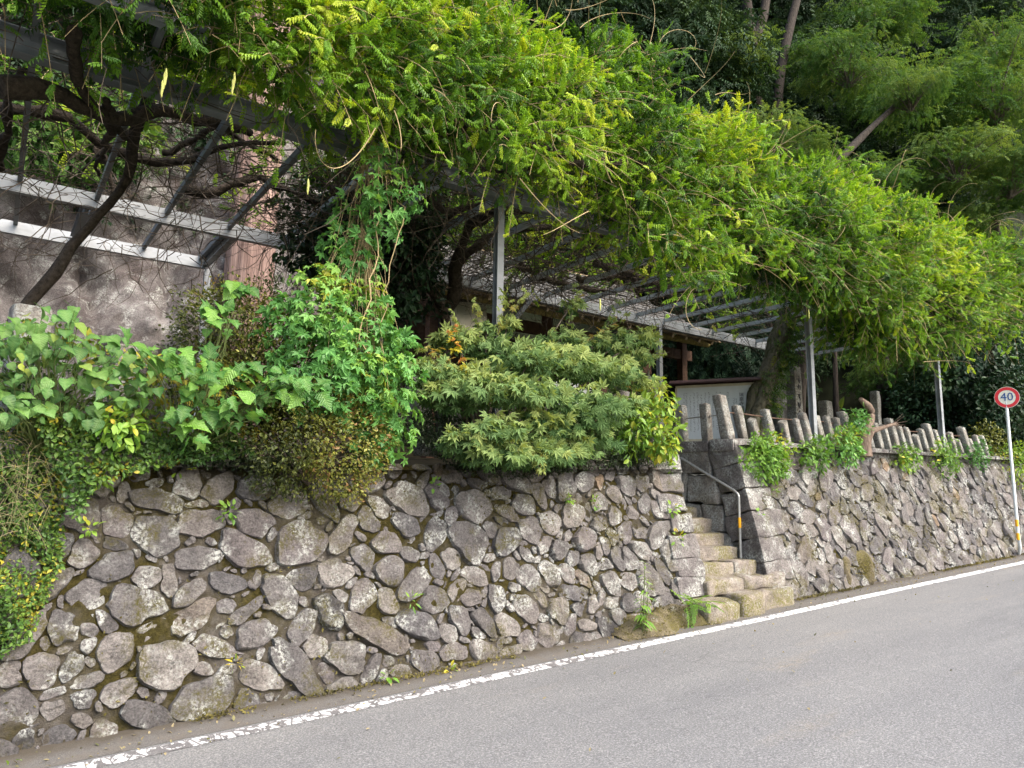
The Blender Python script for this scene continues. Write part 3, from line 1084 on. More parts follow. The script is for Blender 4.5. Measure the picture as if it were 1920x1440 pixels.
def fence_post(parent, X, Y, zb, h, w, seed, lean=.27, rz=0., mat='post_stone', broken=False):
    g = Geo()
    Vb, Fb = block((w, w, 1.), seed, .018, .006, 5, 9)
    Vb = Vb.copy()
    Vb[:, 2] = (Vb[:, 2] + .5) * h
    topm = Vb[:, 2] > h * .93
    if broken:
        Vb[:, 2] += np.where(topm, Vb[:, 0] * .5 + Vb[:, 1] * .3, 0)
    else:
        rr = np.hypot(Vb[:, 0], Vb[:, 1])
        Vb[:, 2] += np.where(topm, (.75 - rr / w) * .035, 0)     # shallow pyramid top
    Vb = xform(Vb, rz)
    Vb[:, 1] += Vb[:, 2] * lean
    g.add(Vb + np.array((X, Y, zb)), Fb)
    return g.obj('post', M[mat], parent, True, (X, Y, zb))


POSTS = [(1350,740,1362,818,.20,0),(1380,760,1391,812,.15,0),(1410,785,1414,812,.15,1),(1433,767,1444,818,.16,0),(1463,788,1473,822,.15,1),(1487,785,1498,826,.15,0),(1500,773,1514,828,.17,0),(1522,778,1538,830,.16,0),(1543,780,1558,834,.15,0),(1562,783,1576,835,.15,0),(1576,771,1592,836,.19,0),(1600,785,1613,838,.16,0),(1618,788,1630,840,.15,0),(1638,793,1648,841,.15,0),(1652,797,1664,842,.15,0),(1663,784,1678,843,.19,0),(1681,799,1693,844,.15,0),(1697,801,1706,844,.15,0),(1713,815,1721,845,.14,1),(1722,804,1734,846,.15,0),(1733,794,1748,847,.19,0),(1751,806,1760,848,.15,0),(1765,808,1773,848,.14,0),(1778,811,1788,849,.15,0),(1793,824,1799,849,.14,1),(1802,801,1813,850,.19,0),(1817,823,1822,850,.14,0),(1828,816,1836,852,.15,0),(1840,817,1848,852,.14,0)]
for k, (tx, ty, bx, by, w, br) in enumerate(POSTS):
    X = atY(bx, by, 6.45)[0]
    zt_ = atY(tx, ty, 6.45 + .14)[2]
    z0 = cap_z(X)
    fence_post(fence, X, 6.42, z0 - .005, max(.20, zt_ - z0 - .02), w * .77, 300 + k, .21, RNG.uniform(-.08, .08), broken=bool(br))
for k, (Y_, h) in enumerate([(6.85, .56), (7.3, .58), (7.8, .56), (8.25, .58)]):
    fence_post(fence, ST1 + .12, Y_, cap_z(8.5) - .005, h, .125, 350 + k, .05, 0)
# iron rod threaded through the posts
rod = Geo()
xsr = np.linspace(8.47, 16.8, 40)
tubeg(rod, np.stack((xsr, 6.42 + .26 * .40 + 0 * xsr, cap_z(xsr) + .40 + .01 * np.sin(xsr * 3)), 1), .010, 5)
rod.obj('iron_rod', plain_mat('rusty_rod', (.10, .06, .04), .8, .3, 0, .3, 20), fence, True, (12.5, 6.45, 2.4))
tubeg(Geo(), [(ST1 + .13, 6.45, cap_z(8.5) + .38), (ST1 + .13, 8.3, cap_z(8.5) + .36)], .011, 5).obj('iron_rod', M['rail'], fence, True, (12.5, 6.45, 2.4))

fence2 = thing('stone_post_fence', 'leaning stone posts on the overgrown wall top, half hidden beside the small maple', 'fence', (2.5, 6.4, 1.95), 'stone post fences')
for k, (tx, ty, h, w, lean) in enumerate([(58, 580, .9, .26, .05), (238, 650, .75, .2, .1), (322, 700, .7, .18, .1), (778, 692, .95, .19, .30), (838, 715, .8, .19, .2), (900, 730, .8, .18, .2), (960, 735, .8, .18, .2), (1165, 735, .8, .18, .2)]):
    p = atY(tx, ty, 6.75)
    fence_post(fence2, p[0], 6.75 - lean * h, p[2] - h, h, w, 380 + k, lean, .15)
tubeg(Geo(), [(2.9, 6.72, 2.62), (4.6, 6.72, 2.62)], .012, 6).obj('iron_rod', M['wood_dark'], fence2, True, (3.5, 6.7, 2.6))

# ------------------------------------------------------------------ steel pergola
PZ = 5.05          # underside of the beams
perg = thing('pergola', 'grey steel pergola frame of beams and rafters under the wisteria', 'pergola', (6, 6.42, 2.1))
PC = (6, 6.42, 2.1)


def beam(name, p, q, w, h, mat):
    ibeam(Geo(), p, q, w, h).obj(name, M[mat], perg, False, (np.asarray(p) + q) / 2)


beam('beam', (-3, 5.38, PZ + .10), (1.0, 5.38, PZ + .10), .08, .14, 'steel_dark')
beam('beam', (-3, 6.42, PZ + .11), (16.6, 6.42, PZ + .11), .12, .21, 'steel_dark')
barg(Geo(), (-3, 9.66, PZ + .10), (14.3, 9.66, PZ + .10), .09, .19).obj('beam', M['fascia'], perg, False, (7, 9.66, PZ + .1))
barg(Geo(), (-2, 11.32, PZ + .08), (2.36, 11.32, PZ + .08), .08, .17).obj('beam', M['fascia'], perg, False, (0, 11.32, PZ + .08))
for X in np.arange(-1.6, 17, .775):
    y1 = 11.3 if X < 2.4 else 9.62
    for (a, b) in ((5.45, 6.35), (6.50, y1)):
        if a < 6 and X > .9:
            continue
        barg(Geo(), (X, a, PZ + .155), (X, b, PZ + .155), .05, .075).obj('rafter', M['skylit_rafter_steel' if a > 6 and X > 3 else 'steel_dark'], perg, False, (X, (a + b) / 2, PZ + .155))
beam('beam', (2.36, 9.75, PZ + .10), (2.36, 11.30, PZ + .10), .09, .16, 'steel')
beam('beam', (.62, 9.75, PZ + .03), (.62, 11.26, PZ + .03), .09, .16, 'steel_dark')
for (X, Y_, m) in ((4.45, 6.42, 'steel_dark'), (10.72, 6.42, 'steel'), (15.32, 6.42, 'steel'), (10.69, 9.66, 'steel'), (2.40, 11.32, 'steel'), (-1.5, 6.42, 'steel_dark')):
    zb = float(terr(np.array(X), np.array(Y_)))
    g = Geo()
    ibeam(g, (X, Y_, zb - .05), (X, Y_, PZ - .002), .088, .088, (0, 1, 0))
    g.obj('post', M[m], perg, False, (X, Y_, zb))
g = Geo()
barg(g, (6.9, 9.60, PZ - .55), (7.35, 9.60, PZ), .05, .07)
g.obj('brace', M['steel_dark'], perg, False, (7.1, 9.6, PZ - .3))
# sagging wires over the frame
W = []
for k in range(14):
    y = 5.6 + k * .3
    s = np.linspace(0, 1, 8)
    W.append(np.stack((-2 + 18 * s, y + .03 * np.sin(s * 20 + k), PZ + .02 - .06 * np.sin(s * 3.14 * 4) ** 2), 1))
tubes(Geo(), np.array(W), np.full((14, 8), .003)).obj('wires', M['twig'], perg, False, PC, 'stuff')

# ------------------------------------------------------------------ shelter behind the pergola
hut = thing('wooden_shelter', 'old open wooden shelter with a grey shingle roof behind the pergola', 'shelter', (9, 12.5, 2.4))
HX0, HX1, HY, HZ = 6.0, 13.6, 10.35, 5.30
SL = math.radians(31)


def roof_pt(x, s, h=0.):
    return np.array((x, HY + s * math.cos(SL) - h * math.sin(SL), HZ + s * math.sin(SL) + h * math.cos(SL)))


for s0 in np.arange(0, 4.9, .3):
    barg(Geo(), roof_pt(HX0, s0 + .148, -.05), roof_pt(HX1, s0 + .148, -.05), .29, .025, roof_pt(0, 0, 1) - roof_pt(0, 0, 0)).obj('roof_board', M['wood_eave'], hut, False, roof_pt(9.8, s0 + .148, -.05))
sg = Geo()
Vb, Fb = block((.42, .36, .035), 7, .012, .008, 4)
me_sh = Geo().add(Vb, Fb).mesh('shingle', M['shingle'], True)
for r_ in range(15):
    for c_ in range(19):
        x = HX0 + .15 + c_ * .4 + (.2 if r_ % 2 else 0)
        if x > HX1:
            continue
        o = bpy.data.objects.new('shingle', me_sh)
        link(o, roof_pt(x, .15 + r_ * .31, .0 + random.uniform(0, .02)), hut)
        o.rotation_euler = (SL - .08 + random.uniform(-.03, .03), random.uniform(-.03, .03), random.uniform(-.04, .04))
for k, x in enumerate(np.arange(HX0 + .15, HX1, .45)):
    barg(Geo(), roof_pt(x, .02, -.11), roof_pt(x, 4.4, -.11), .06, .085).obj('rafter', M['wood_eave'], hut, False, roof_pt(x, 2.2, -.11))
for yy, zz in ((10.75, 5.27), (11.6, 5.72)):
    tubeg(Geo(), [(HX0, yy, zz), (9, yy + .02, zz - .02), (HX1, yy, zz)], .075, 8, rough=.1).obj('purlin', M['wood_mossy'], hut, True, (9.5, yy, zz))
for (x, y) in ((6.35, 11.3), (9.1, 11.3), (11.25, 11.0), (13.3, 11.3), (7.2, 13.8), (11.5, 13.8)):
    barg(Geo(), (x, y, 2.3), (x, y, 5.45), .17, .17, (0, 1, 0)).obj('post', M['wood_dark'], hut, False, (x, y, 2.3))
barg(Geo(), (HX0, 11.3, 5.05), (HX1, 11.3, 5.05), .12, .24).obj('beam', M['wood_dark'], hut, False, (9.5, 11.3, 5.05))
barg(Geo(), (HX0 + .2, 13.8, 3.9), (HX1 - .4, 13.8, 3.9), .04, 3.0).obj('back_wall', M['wood_dark'], hut, False, (9.5, 13.8, 3.9))
barg(Geo(), (HX0 + .4, 10.9, 4.88), (7.30, 10.9, 4.98), .03, .52).obj('panel', M['panel'], hut, False, (6.8, 10.9, 4.9))
barg(Geo(), (10.95, 10.85, 4.62), (11.7, 10.85, 4.66), .04, .62).obj('side_panel', M['wood_dark'], hut, False, (11.3, 10.85, 4.6))
barg(Geo(), (9.0, 11.1, 3.55), (10.2, 11.1, 3.6), .03, .8).obj('notice_panel', M['board_white'], hut, False, (9.6, 11.1, 3.5))

# ------------------------------------------------------------------ information board
tl, tr = atY(1270, 728, 9.4), None
dirb = norm((.492, -.871, 0))
bw, bh = 1.46, 1.02
nb = np.array((-dirb[1], dirb[0], 0)) * -1            # faces the road
bt = thing('information_board', 'white information board with columns of black writing under a small brown roof', 'sign board', (tl[0] + dirb[0] * .7, tl[1] + dirb[1] * .7, 2.4))
Bc = WORLD_LOC[bt]
zt_ = tl[2]
up = np.array((0, 0, 1.))


def bp(a, b, n=0.):
    return tl + dirb * a - up * b + nb * n


barg(Geo(), bp(0, bh / 2), bp(bw, bh / 2), .035, bh).obj('board', M['board_white'], bt, False, Bc)
g = Geo()
barg(g, bp(-.03, -.02), bp(bw + .03, -.02), .05, .05)
barg(g, bp(-.022, 0), bp(-.022, bh), .05, .04, dirb)
barg(g, bp(bw + .022, 0), bp(bw + .022, bh), .05, .04, dirb)
barg(g, bp(-.03, bh + .02), bp(bw + .03, bh + .02), .05, .04)
g.obj('frame', M['board_edge'], bt, False, Bc)
g = Geo()
for sd in (1, -1):
    a, b = bp(-.14, -.13), bp(bw + .14, -.13)
    o = nb * .17 * sd
    V = [a, b, b + o - up * .07, a + o - up * .07]
    V = V + [p + up * .025 for p in V]
    g.add(V, [(0, 1, 2, 3), (7, 6, 5, 4), (0, 4, 5, 1), (2, 6, 7, 3), (1, 5, 6, 2), (3, 7, 4, 0)])
g.obj('roof', M['brown_roof'], bt, False, Bc)
for a in (.06, bw - .06):
    barg(Geo(), bp(a, bh + .04, -.05), (*bp(a, 0, -.05)[:2], 2.3), .07, .07, (0, 1, 0)).obj('leg', M['wood_dark'], bt, False, bp(a, bh))


def letters(name, txt, size, c, parent, mat, right, upv, face, width=1.0, vertical=False):
    """Flat lettering on a board, turned to real geometry."""
    cu = bpy.data.curves.new(name, 'FONT')
    cu.body = '\n'.join(txt) if vertical else txt
    cu.size = size
    cu.align_x = 'CENTER'
    cu.align_y = 'CENTER'
    cu.extrude = .0012
    cu.resolution_u = 2
    cu.space_line = 1.0
    o = bpy.data.objects.new(name, cu)
    cu.materials.append(mat)
    link(o, c, parent)
    r_, u_, f_ = norm(right), norm(upv), norm(face)
    me = o.to_mesh().copy()
    COL.objects.unlink(o)
    bpy.data.objects.remove(o)
    me.name = name
    o = bpy.data.objects.new(name, me)
    link(o, c, parent)
    m = Matrix(((r_[0] * width, u_[0], f_[0]), (r_[1] * width, u_[1], f_[1]), (r_[2] * width, u_[2], f_[2])))
    o.rotation_euler = m.normalized().to_euler()
    o.scale = (width, 1, 1)
    return o


letters('title', '瑞巌寺磨崖仏', .085, bp(bw - .24, .40, .020), bt, M['ink'], dirb, up, nb, 1, True)
letters('subtitle', '大分県指定史跡', .045, bp(bw - .12, .36, .020), bt, M['ink'], dirb, up, nb, 1, True)
# the body text is too small to read in the photograph: columns of short brush strokes
r_ = np.random.default_rng(5)
g = Geo()
cols = [.09, .135] + list(np.arange(.18, bw - .42, .072)) + [bw - .38, bw - .34]
for ci, a in enumerate(cols):
    b0_, b1_ = (.42, .70) if ci == 0 else (.12 + .05 * (ci % 3 == 0) + (.10 if ci > len(cols) - 3 else 0), (.3 if ci == 1 else r_.uniform(.72, .92)))
    b = b0_
    while b < b1_:
        if r_.random() > .06:
            cc = bp(a, b, .0195)
            for _ in range(3):
                o1 = dirb * r_.uniform(-.013, .013) + up * r_.uniform(-.013, .013)
                if r_.random() < .6:
                    barg(g, cc + o1 - dirb * .010, cc + o1 + dirb * .010, .001, .004)
                else:
                    barg(g, cc + o1 - up * .011, cc + o1 + up * .011, .001, .004, dirb)
        b += .034
g.obj('body_text', M['ink_pale'], bt, False, Bc, 'stuff')

# ------------------------------------------------------------------ stone monuments, jar, small things on the terrace
def gz(X, Y):
    return float(terr(np.array(X), np.array(Y)))


p = atY(1474, 655, 8.6)
stl = thing('stone_stele', 'broad dark grey stone slab standing behind the gnarled wisteria trunk', 'monument', (p[0] + .1, 8.75, gz(p[0], 8.75)), 'stone monuments on the terrace')
put_block('slab', stl, (p[0] - .05, 8.8, 3.55), (.62, .22, 2.3), 400, M['monument'], .1, 0, .05, .015, 7)
put_block('rock_base', stl, (p[0] + .25, 8.75, 2.75), (1.3, .7, .95), 401, M['monument'], .3, 0, .3, .07, 7)
p = atY(1475, 690, 8.2)
pil = thing('stone_pillar', 'slender square stone pillar with worn carved characters in front of the dark slab', 'monument', (p[0], 8.2, gz(p[0], 8.2)), 'stone monuments on the terrace')
put_block('shaft', pil, (p[0] + .22, 8.2, 3.3), (.24, .22, 2.05), 410, M['post_stone'], 0, 0, .02, .006, 6)
g = Geo()
for k in range(9):
    for _ in range(5):
        c = np.array((p[0] + .22 + RNG.uniform(-.05, .05), 8.086, 4.05 - k * .17 + RNG.uniform(-.05, .05)))
        if RNG.random() < .5:
            barg(g, c - (.04, 0, 0), c + (.04, 0, 0), .012, .012)
        else:
            barg(g, c - (0, 0, .04), c + (0, 0, .04), .012, .012, (1, 0, 0))
g.obj('carving', M['ink'], pil, False, (p[0], 8.2, 3), 'stuff')
p = atY(1547, 752, 8.0)
s3 = thing('stone_stele', 'small speckled grave stone showing over the middle of the post row', 'monument', (p[0], 8, gz(p[0], 8)), 'stone monuments on the terrace')
put_block('slab', s3, (p[0], 8, p[2] - .65), (.27, .2, 1.3), 420, M['post_stone'], .1, 0, .03, .008)
p = atY(1640, 738, 7.6)
s4 = thing('stone_pillar', 'thin pale stone pillar with a stepped foot behind the cut stump', 'monument', (p[0], 7.6, gz(p[0], 7.6)), 'stone monuments on the terrace')
put_block('shaft', s4, (p[0], 7.6, p[2] - .35), (.17, .16, .8), 430, M['post_stone'], .1, 0, .02, .006)
put_block('plinth', s4, (p[0] + .03, 7.6, p[2] - .84), (.42, .36, .16), 431, M['post_stone'], .1, 0, .02, .008)
put_block('foot', s4, (p[0] + .03, 7.6, p[2] - 1.12), (.66, .55, .4), 432, M['post_stone'], .1, 0, .03, .01)
# bulbous ornament with two scroll handles near the corner post of the pergola
p = atY(1216, 693, 8.3)
jar = thing('bronze_ornament', 'bulbous greenish urn with a pointed lid and scroll handles behind the leafy bush', 'urn', (p[0], 8.3, 2.4))
prof = [(0, .0), (.012, -.02), (.02, -.09), (.05, -.15), (.10, -.19), (.16, -.25), (.17, -.31), (.15, -.36), (.12, -.40), (.16, -.50), (.19, -.60), (.17, -.72), (.11, -.82), (.10, -.90), (.15, -.98)]
tubeg(Geo(), [p + (0, 0, z_) for _r, z_ in prof], [max(.004, r0) for r0, _ in prof], 14).obj('body', M['jar'], jar, True, p)
for sd in (1, -1):
    q = [p + (sd * (.16 + .07 * math.sin(a)), 0, -.55 + .08 * math.cos(a)) for a in np.linspace(-1.4, 3.6, 10)]
    tubeg(Geo(), q, .022, 6).obj('handle', M['jar'], jar, True, p)
put_block('pedestal', jar, (p[0], 8.3, (p[2] - .98 + 2.3) / 2), (.36, .36, max(.2, p[2] - .98 - 2.3)), 440, M['post_stone'], .2)

# ------------------------------------------------------------------ speed sign
sgn = thing('speed_sign', 'round red and white 40 speed limit sign on a white pole with yellow bands', 'traffic sign', (16.3, 5.62, zr(16.3)))
S0 = np.array((16.24, 5.55, 3.72)) * 1.0
S0 = atY(1888, 745, 5.62)
sb = atY(1913, 1008, 5.62)
foot_ = np.array((S0[0] + .28, 5.75, zr(16.5) + .06))
pole = [S0 + (.02, .03, .12), S0 + (.02, .03, -.5), S0 * .5 + sb * .5 + (.02, .03, 0), (S0[0] + .03, sb[1] + .03, sb[2] + .05), (S0[0] + .05, sb[1] + .03, sb[2] - .06), (S0[0] + .15, 5.68, foot_[2] + .14), (S0[0] + .22, 5.72, foot_[2] + .05), tuple(foot_)]
pole[2] = np.array((S0[0] + .02, S0[1] + .03, (S0[2] + sb[2]) / 2))
tubeg(Geo(), pole, .03, 12).obj('pole', M['pole_white'], sgn, True, S0)
fd = norm(np.array((-S0[0], -S0[1], -.25)))            # the disc looks back down the road
rt = norm(np.cross((0, 0, 1), fd))
uu_ = np.cross(fd, rt)


def disc(r0, r1, off, n=40):
    a = np.arange(n) * 2 * math.pi / n
    ring = lambda r, o: S0 + r * (np.cos(a)[:, None] * rt + np.sin(a)[:, None] * uu_) + fd * o
    g = Geo()
    if r0 == 0:
        g.add(np.vstack((ring(r1, off), [S0 + fd * off], ring(r1, off - .012))), np.stack((np.arange(n), (np.arange(n) + 1) % n, np.full(n, n)), 1))
        i = np.arange(n)
        g.Q.append(np.stack((n + 1 + i, n + 1 + (i + 1) % n, (i + 1) % n, i), 1))
    else:
        g.add(np.vstack((ring(r0, off), ring(r1, off))), np.stack((np.arange(n), n + np.arange(n), n + (np.arange(n) + 1) % n, (np.arange(n) + 1) % n), 1))
    return g


RS = .215
disc(0, RS, 0).obj('plate', M['sign_white'], sgn, False, S0)
disc(RS * .685, RS * .965, .003).obj('red_ring', M['sign_red'], sgn, False, S0)
letters('numerals', '40', .235, S0 + fd * .005 + uu_ * .004, sgn, M['sign_blue'], rt, uu_, fd, .95)
for zy in (.28, .02):
    zc_ = sb[2] + zy
    tubeg(Geo(), [(S0[0] + .022, S0[1] + .03, zc_ - .065), (S0[0] + .022, S0[1] + .03, zc_ + .065)], .0315, 12).obj('yellow_band', M['yellow'], sgn, True, (S0[0], S0[1], zc_))

# ------------------------------------------------------------------ cliff and cedar behind the pergola on the left
us = np.linspace(-4, 9.5, 110)
vs = np.linspace(1.6, 12, 90)
U, Vz = np.meshgrid(us, vs, indexing='ij')
Pc = np.stack((U, 12.9 + .02 * (Vz - 1.6) ** 1.2 + .6 * np.clip(U - 4, 0, 9) * .5, Vz), -1)
nz = noise3(Pc, 21, .9, 4) * .40 + .10 * noise3(Pc, 22, 4, 3)
crease = -.45 * np.exp(-((U - 1.95 - .12 * (Vz - 3)) / .13) ** 2) - .35 * np.exp(-((U - 1.2 + .2 * (Vz - 4)) / .10) ** 2)
Pc[..., 1] -= nz + crease
Geo().add(Pc, grid_faces(110, 90)).obj('rock_cliff', M['cliff'], kind='structure', smooth=True)


def wobble(p, q, n, amp, seed, sag=0.):
    r = np.random.default_rng(seed)
    s = np.linspace(0, 1, n)[:, None]
    P = np.asarray(p, float) * (1 - s) + np.asarray(q, float) * s
    w = r.normal(0, amp, (n, 3))
    w = (np.roll(w, 1, 0) + w + np.roll(w, -1, 0)) / 2
    w[0] = w[-1] = 0
    P = P + w
    P[:, 2] -= sag * np.sin(s[:, 0] * math.pi)
    return P


ced = thing('cedar_tree', 'thick upright cedar trunk with reddish stringy bark in front of the cliff', 'tree', (3.28, 12.3, 2.2))
s = np.linspace(0, 1, 12)
cp_ = np.stack((3.26 + .12 * s, 12.3 + 0 * s, 2.1 + 15 * s), 1)
g = Geo()
ns = 48
th = np.arange(ns) * 2 * math.pi / ns
flute = 1 + .035 * np.sin(th * 9 + 1) + .03 * np.sin(th * 16) + .02 * np.sin(th * 23 + 2)
zz = np.linspace(0, 15, 60)
rad = .43 * (1 - .022 * zz) + .25 * np.exp(-zz / .5)
V = np.stack((3.26 + .01 * zz[None] + np.cos(th + 0)[:, None] * rad * flute[:, None], 12.3 + np.sin(th)[:, None] * rad * flute[:, None], 2.1 + zz[None] + 0 * th[:, None]), -1)
g.add(V, grid_faces(ns, 60, True)[:, ::-1])
g.obj('trunk', M['bark_cedar'], ced, True, (3.28, 12.3, 2.2))

# ------------------------------------------------------------------ wisteria: trunks, limbs, twigs, crowns
WL = thing('wisteria_vine', 'old wisteria with dark twisted stems spread over the near part of the pergola', 'wisteria', (.1, 8, 2.2), 'wisteria trained over the pergola')
WR = thing('wisteria_vine', 'wisteria with a gnarled mossy trunk behind the stone posts, spilling over the pergola', 'wisteria', (11.3, 8, 2.4), 'wisteria trained over the pergola')
# right trunk: two or three stems grown together
base = atY(1412, 800, 8.0)
pts = [(*base[:2], 2.3), tuple(base), tuple(atY(1428, 735, 8.0)), tuple(atY(1447, 690, 8.0)), tuple(atY(1460, 645, 8.0)), tuple(atY(1475, 600, 7.9)), tuple(atY(1492, 560, 7.8))]


def smooth_path(pts, n):
    pts = np.asarray(pts, float)
    d = np.concatenate(([0], np.cumsum(np.linalg.norm(np.diff(pts, axis=0), axis=1))))
    s = np.linspace(0, d[-1], n)
    P = np.stack([np.interp(s, d, pts[:, k]) for k in range(3)], 1)
    for _ in range(2):
        P[1:-1] = .25 * P[:-2] + .5 * P[1:-1] + .25 * P[2:]
    return P


tp = smooth_path(pts, 26)
g = Geo()
tt = np.linspace(0, 1, 26)
for k in range(4):
    a = k * 1.57 + tt * 3.2
    off = .13 * (1 - .3 * tt)[:, None] * np.stack((np.cos(a), np.sin(a), 0 * a), 1)
    tubeg(g, tp + off, .165 * (1 - .42 * tt) * (1, .85, .95, .8)[k], 14, rough=.25, seed=50 + k)
g.obj('trunk', M['bark_wist'], WR, True, base)
limbs = [([tp[-1], tp[-1] + (.8, -.6, .5), tp[-1] + (2.2, -1.3, .5), tp[-1] + (3.8, -1.6, .3)], .12),
         ([tp[-1], tp[-1] + (-.6, -.4, .5), tp[-1] + (-2.2, -.8, .45), tp[-1] + (-4.2, -1.2, .35)], .12),
         ([tp[-3], tp[-3] + (.7, .3, .25), tp[-1] + (2.2, .6, .2), tp[-1] + (3.6, .9, .15)], .09),
         ([tp[-1], tp[-1] + (.2, -1.0, .5), tp[-1] + (.3, -2.4, .3)], .08)]
for k, (q, r0) in enumerate(limbs):
    q = smooth_path(q, 18)
    q[1:] += .05 * noise3(np.stack((q[1:], q[1:] + 9, q[1:] + 31), 1), 60 + k, 3)
    tubeg(Geo(), q, np.linspace(r0, .03, 18), 9, rough=.3, seed=70 + k).obj('limb', M['bark_wist'], WR, True, q[0])
# left trunk leaning up from behind the wall, and long twisted limbs across the frame
stems = [([(25, 610, 8.0), (90, 530, 8.0), (150, 440, 8.0), (190, 395, 8.0), (235, 330, 7.8), (270, 200, 7.2), (300, 130, 6.6)], .062),
         ([(0, 165, 6.4), (110, 175, 6.5), (180, 215, 6.7), (215, 225, 6.9), (300, 205, 7.0), (390, 222, 7.2), (470, 250, 7.5)], .085),
         ([(215, 225, 6.9), (230, 250, 7.4), (262, 240, 7.6), (285, 190, 7.3)], .05),
         ([(0, 315, 8.6), (20, 190, 7.6), (40, 130, 6.9)], .05),
         ([(200, 190, 6.6), (203, 250, 7.2), (185, 330, 8.4)], .035),
         ([(140, 60, 5.8), (135, 140, 6.3), (180, 215, 6.7)], .06),
         ([(305, 285, 8.2), (350, 262, 8.0), (420, 240, 7.6), (520, 300, 8.0)], .035),
         ([(185, 280, 8.6), (205, 310, 9.3), (215, 375, 9.5)], .05),
         ([(840, 575, 8.5), (855, 500, 8.3), (880, 430, 8.0), (930, 385, 7.2), (1040, 400, 7.0)], .10),
         ([(855, 500, 8.3), (905, 445, 8.0), (1000, 420, 8.0), (1130, 440, 8.2)], .07),
         ([(620, 430, 9), (700, 420, 8.6), (800, 430, 8.2), (890, 385, 7.4)], .06)]
for k, (q, r0) in enumerate(stems):
    q = smooth_path([atY(a, b, c) for a, b, c in q], 22)
    q[1:-1] += .025 * noise3(np.stack((q[1:-1], q[1:-1] + 9, q[1:-1] + 31), 1), 80 + k, 5)
    tubeg(Geo(), q, np.linspace(r0, r0 * .5, 22), 9, rough=.2, seed=90 + k).obj('trunk' if k in (0, 8) else 'limb', M['bark_dark'], WL, True, q[0])
for k in range(10):       # a few more limbs lying along the frame
    x = RNG.uniform(-1, 8)
    y = RNG.uniform(5.8, 9)
    q = smooth_path([(x, y, PZ + .22), (x + .7, y + RNG.uniform(-.5, .5), PZ + .32), (x + 1.6, y + RNG.uniform(-.8, .8), PZ + .2), (x + 2.8, y + RNG.uniform(-1, 1), PZ + .4)], 20)
    q[1:-1] += .06 * noise3(np.stack((q[1:-1], q[1:-1] + 9, q[1:-1] + 31), 1), 110 + k, 4)
    tubeg(Geo(), q, np.linspace(.06, .025, 20), 7, rough=.3, seed=120 + k).obj('limb', M['bark_dark'], WL, True, q[0])


def twig_cloud(N, lo, hi, length, rad, seed, n=9, flat=.5, curl=.9):
    r = np.random.default_rng(seed)
    P = r.uniform(lo, hi, (N, 3))
    d = norm(r.normal(size=(N, 3)) * (1, 1, flat))
    out = [P]
    for _ in range(n - 1):
        d = norm(d + r.normal(0, curl * .4, (N, 3)) * (1, 1, flat + .2))
        P = P + d * (length * r.uniform(.6, 1.4, (N, 1)) / n)
        out.append(P)
    R = np.linspace(1, .4, n)[None] * rad * r.uniform(.5, 1.5, (N, 1))
    return np.stack(out, 1), R


g = Geo()
tubes(g, *twig_cloud(700, (-1, 5.6, PZ - .05), (7.5, 9.8, PZ + .5), 1.5, .0065, 1))
tubes(g, *twig_cloud(380, (2.8, 6.5, PZ + .05), (8.5, 9.6, PZ + .55), 1.5, .008, 12)), tubes(g, *twig_cloud(220, (3.0, 6.6, PZ - .5), (7.5, 9.6, PZ + .1), 1.3, .006, 2, flat=1))
tubes(g, *twig_cloud(130, (-.5, 6.6, PZ - .6), (3.5, 11.2, PZ + .1), 1.3, .006, 4, flat=1))
g.obj('twigs', M['twig'], WL, False, (.1, 8, 2.2), 'stuff')
g = Geo()
tubes(g, *twig_cloud(380, (7.5, 5.6, PZ - .05), (16, 9.8, PZ + .5), 1.5, .0065, 3))
g.obj('twigs', M['twig'], WR, False, (11.3, 8, 2.4), 'stuff')

# the outline of the hanging foliage, read along its lower and upper edge
LOW = [(-60, 40), (0, 30), (90, 65), (150, 30), (300, 85), (400, 150), (500, 165), (560, 240), (640, 345), (720, 300), (800, 305), (850, 335), (930, 365), (1000, 400), (1080, 425), (1130, 490), (1200, 500), (1260, 500), (1300, 585), (1360, 600), (1440, 590), (1500, 575), (1560, 600), (1620, 640), (1700, 690), (1760, 695), (1830, 690), (1880, 660), (1930, 570)]
TOPP = [(640, -70), (860, -15), (1000, 25), (1100, 20), (1180, 65), (1280, 135), (1330, 195), (1420, 310), (1490, 350), (1560, 335), (1640, 362), (1750, 410), (1830, 440), (1900, 500), (1930, 560)]
lowP = np.array([atY(a, b, 5.15) for a, b in LOW])
topP = np.array([atY(a, b, 5.5) for a, b in TOPP])


def z_low(X):
    return np.interp(X, lowP[:, 0], lowP[:, 2])


def z_top(X):
    return np.interp(X, topP[:, 0], topP[:, 2], left=topP[0, 2])


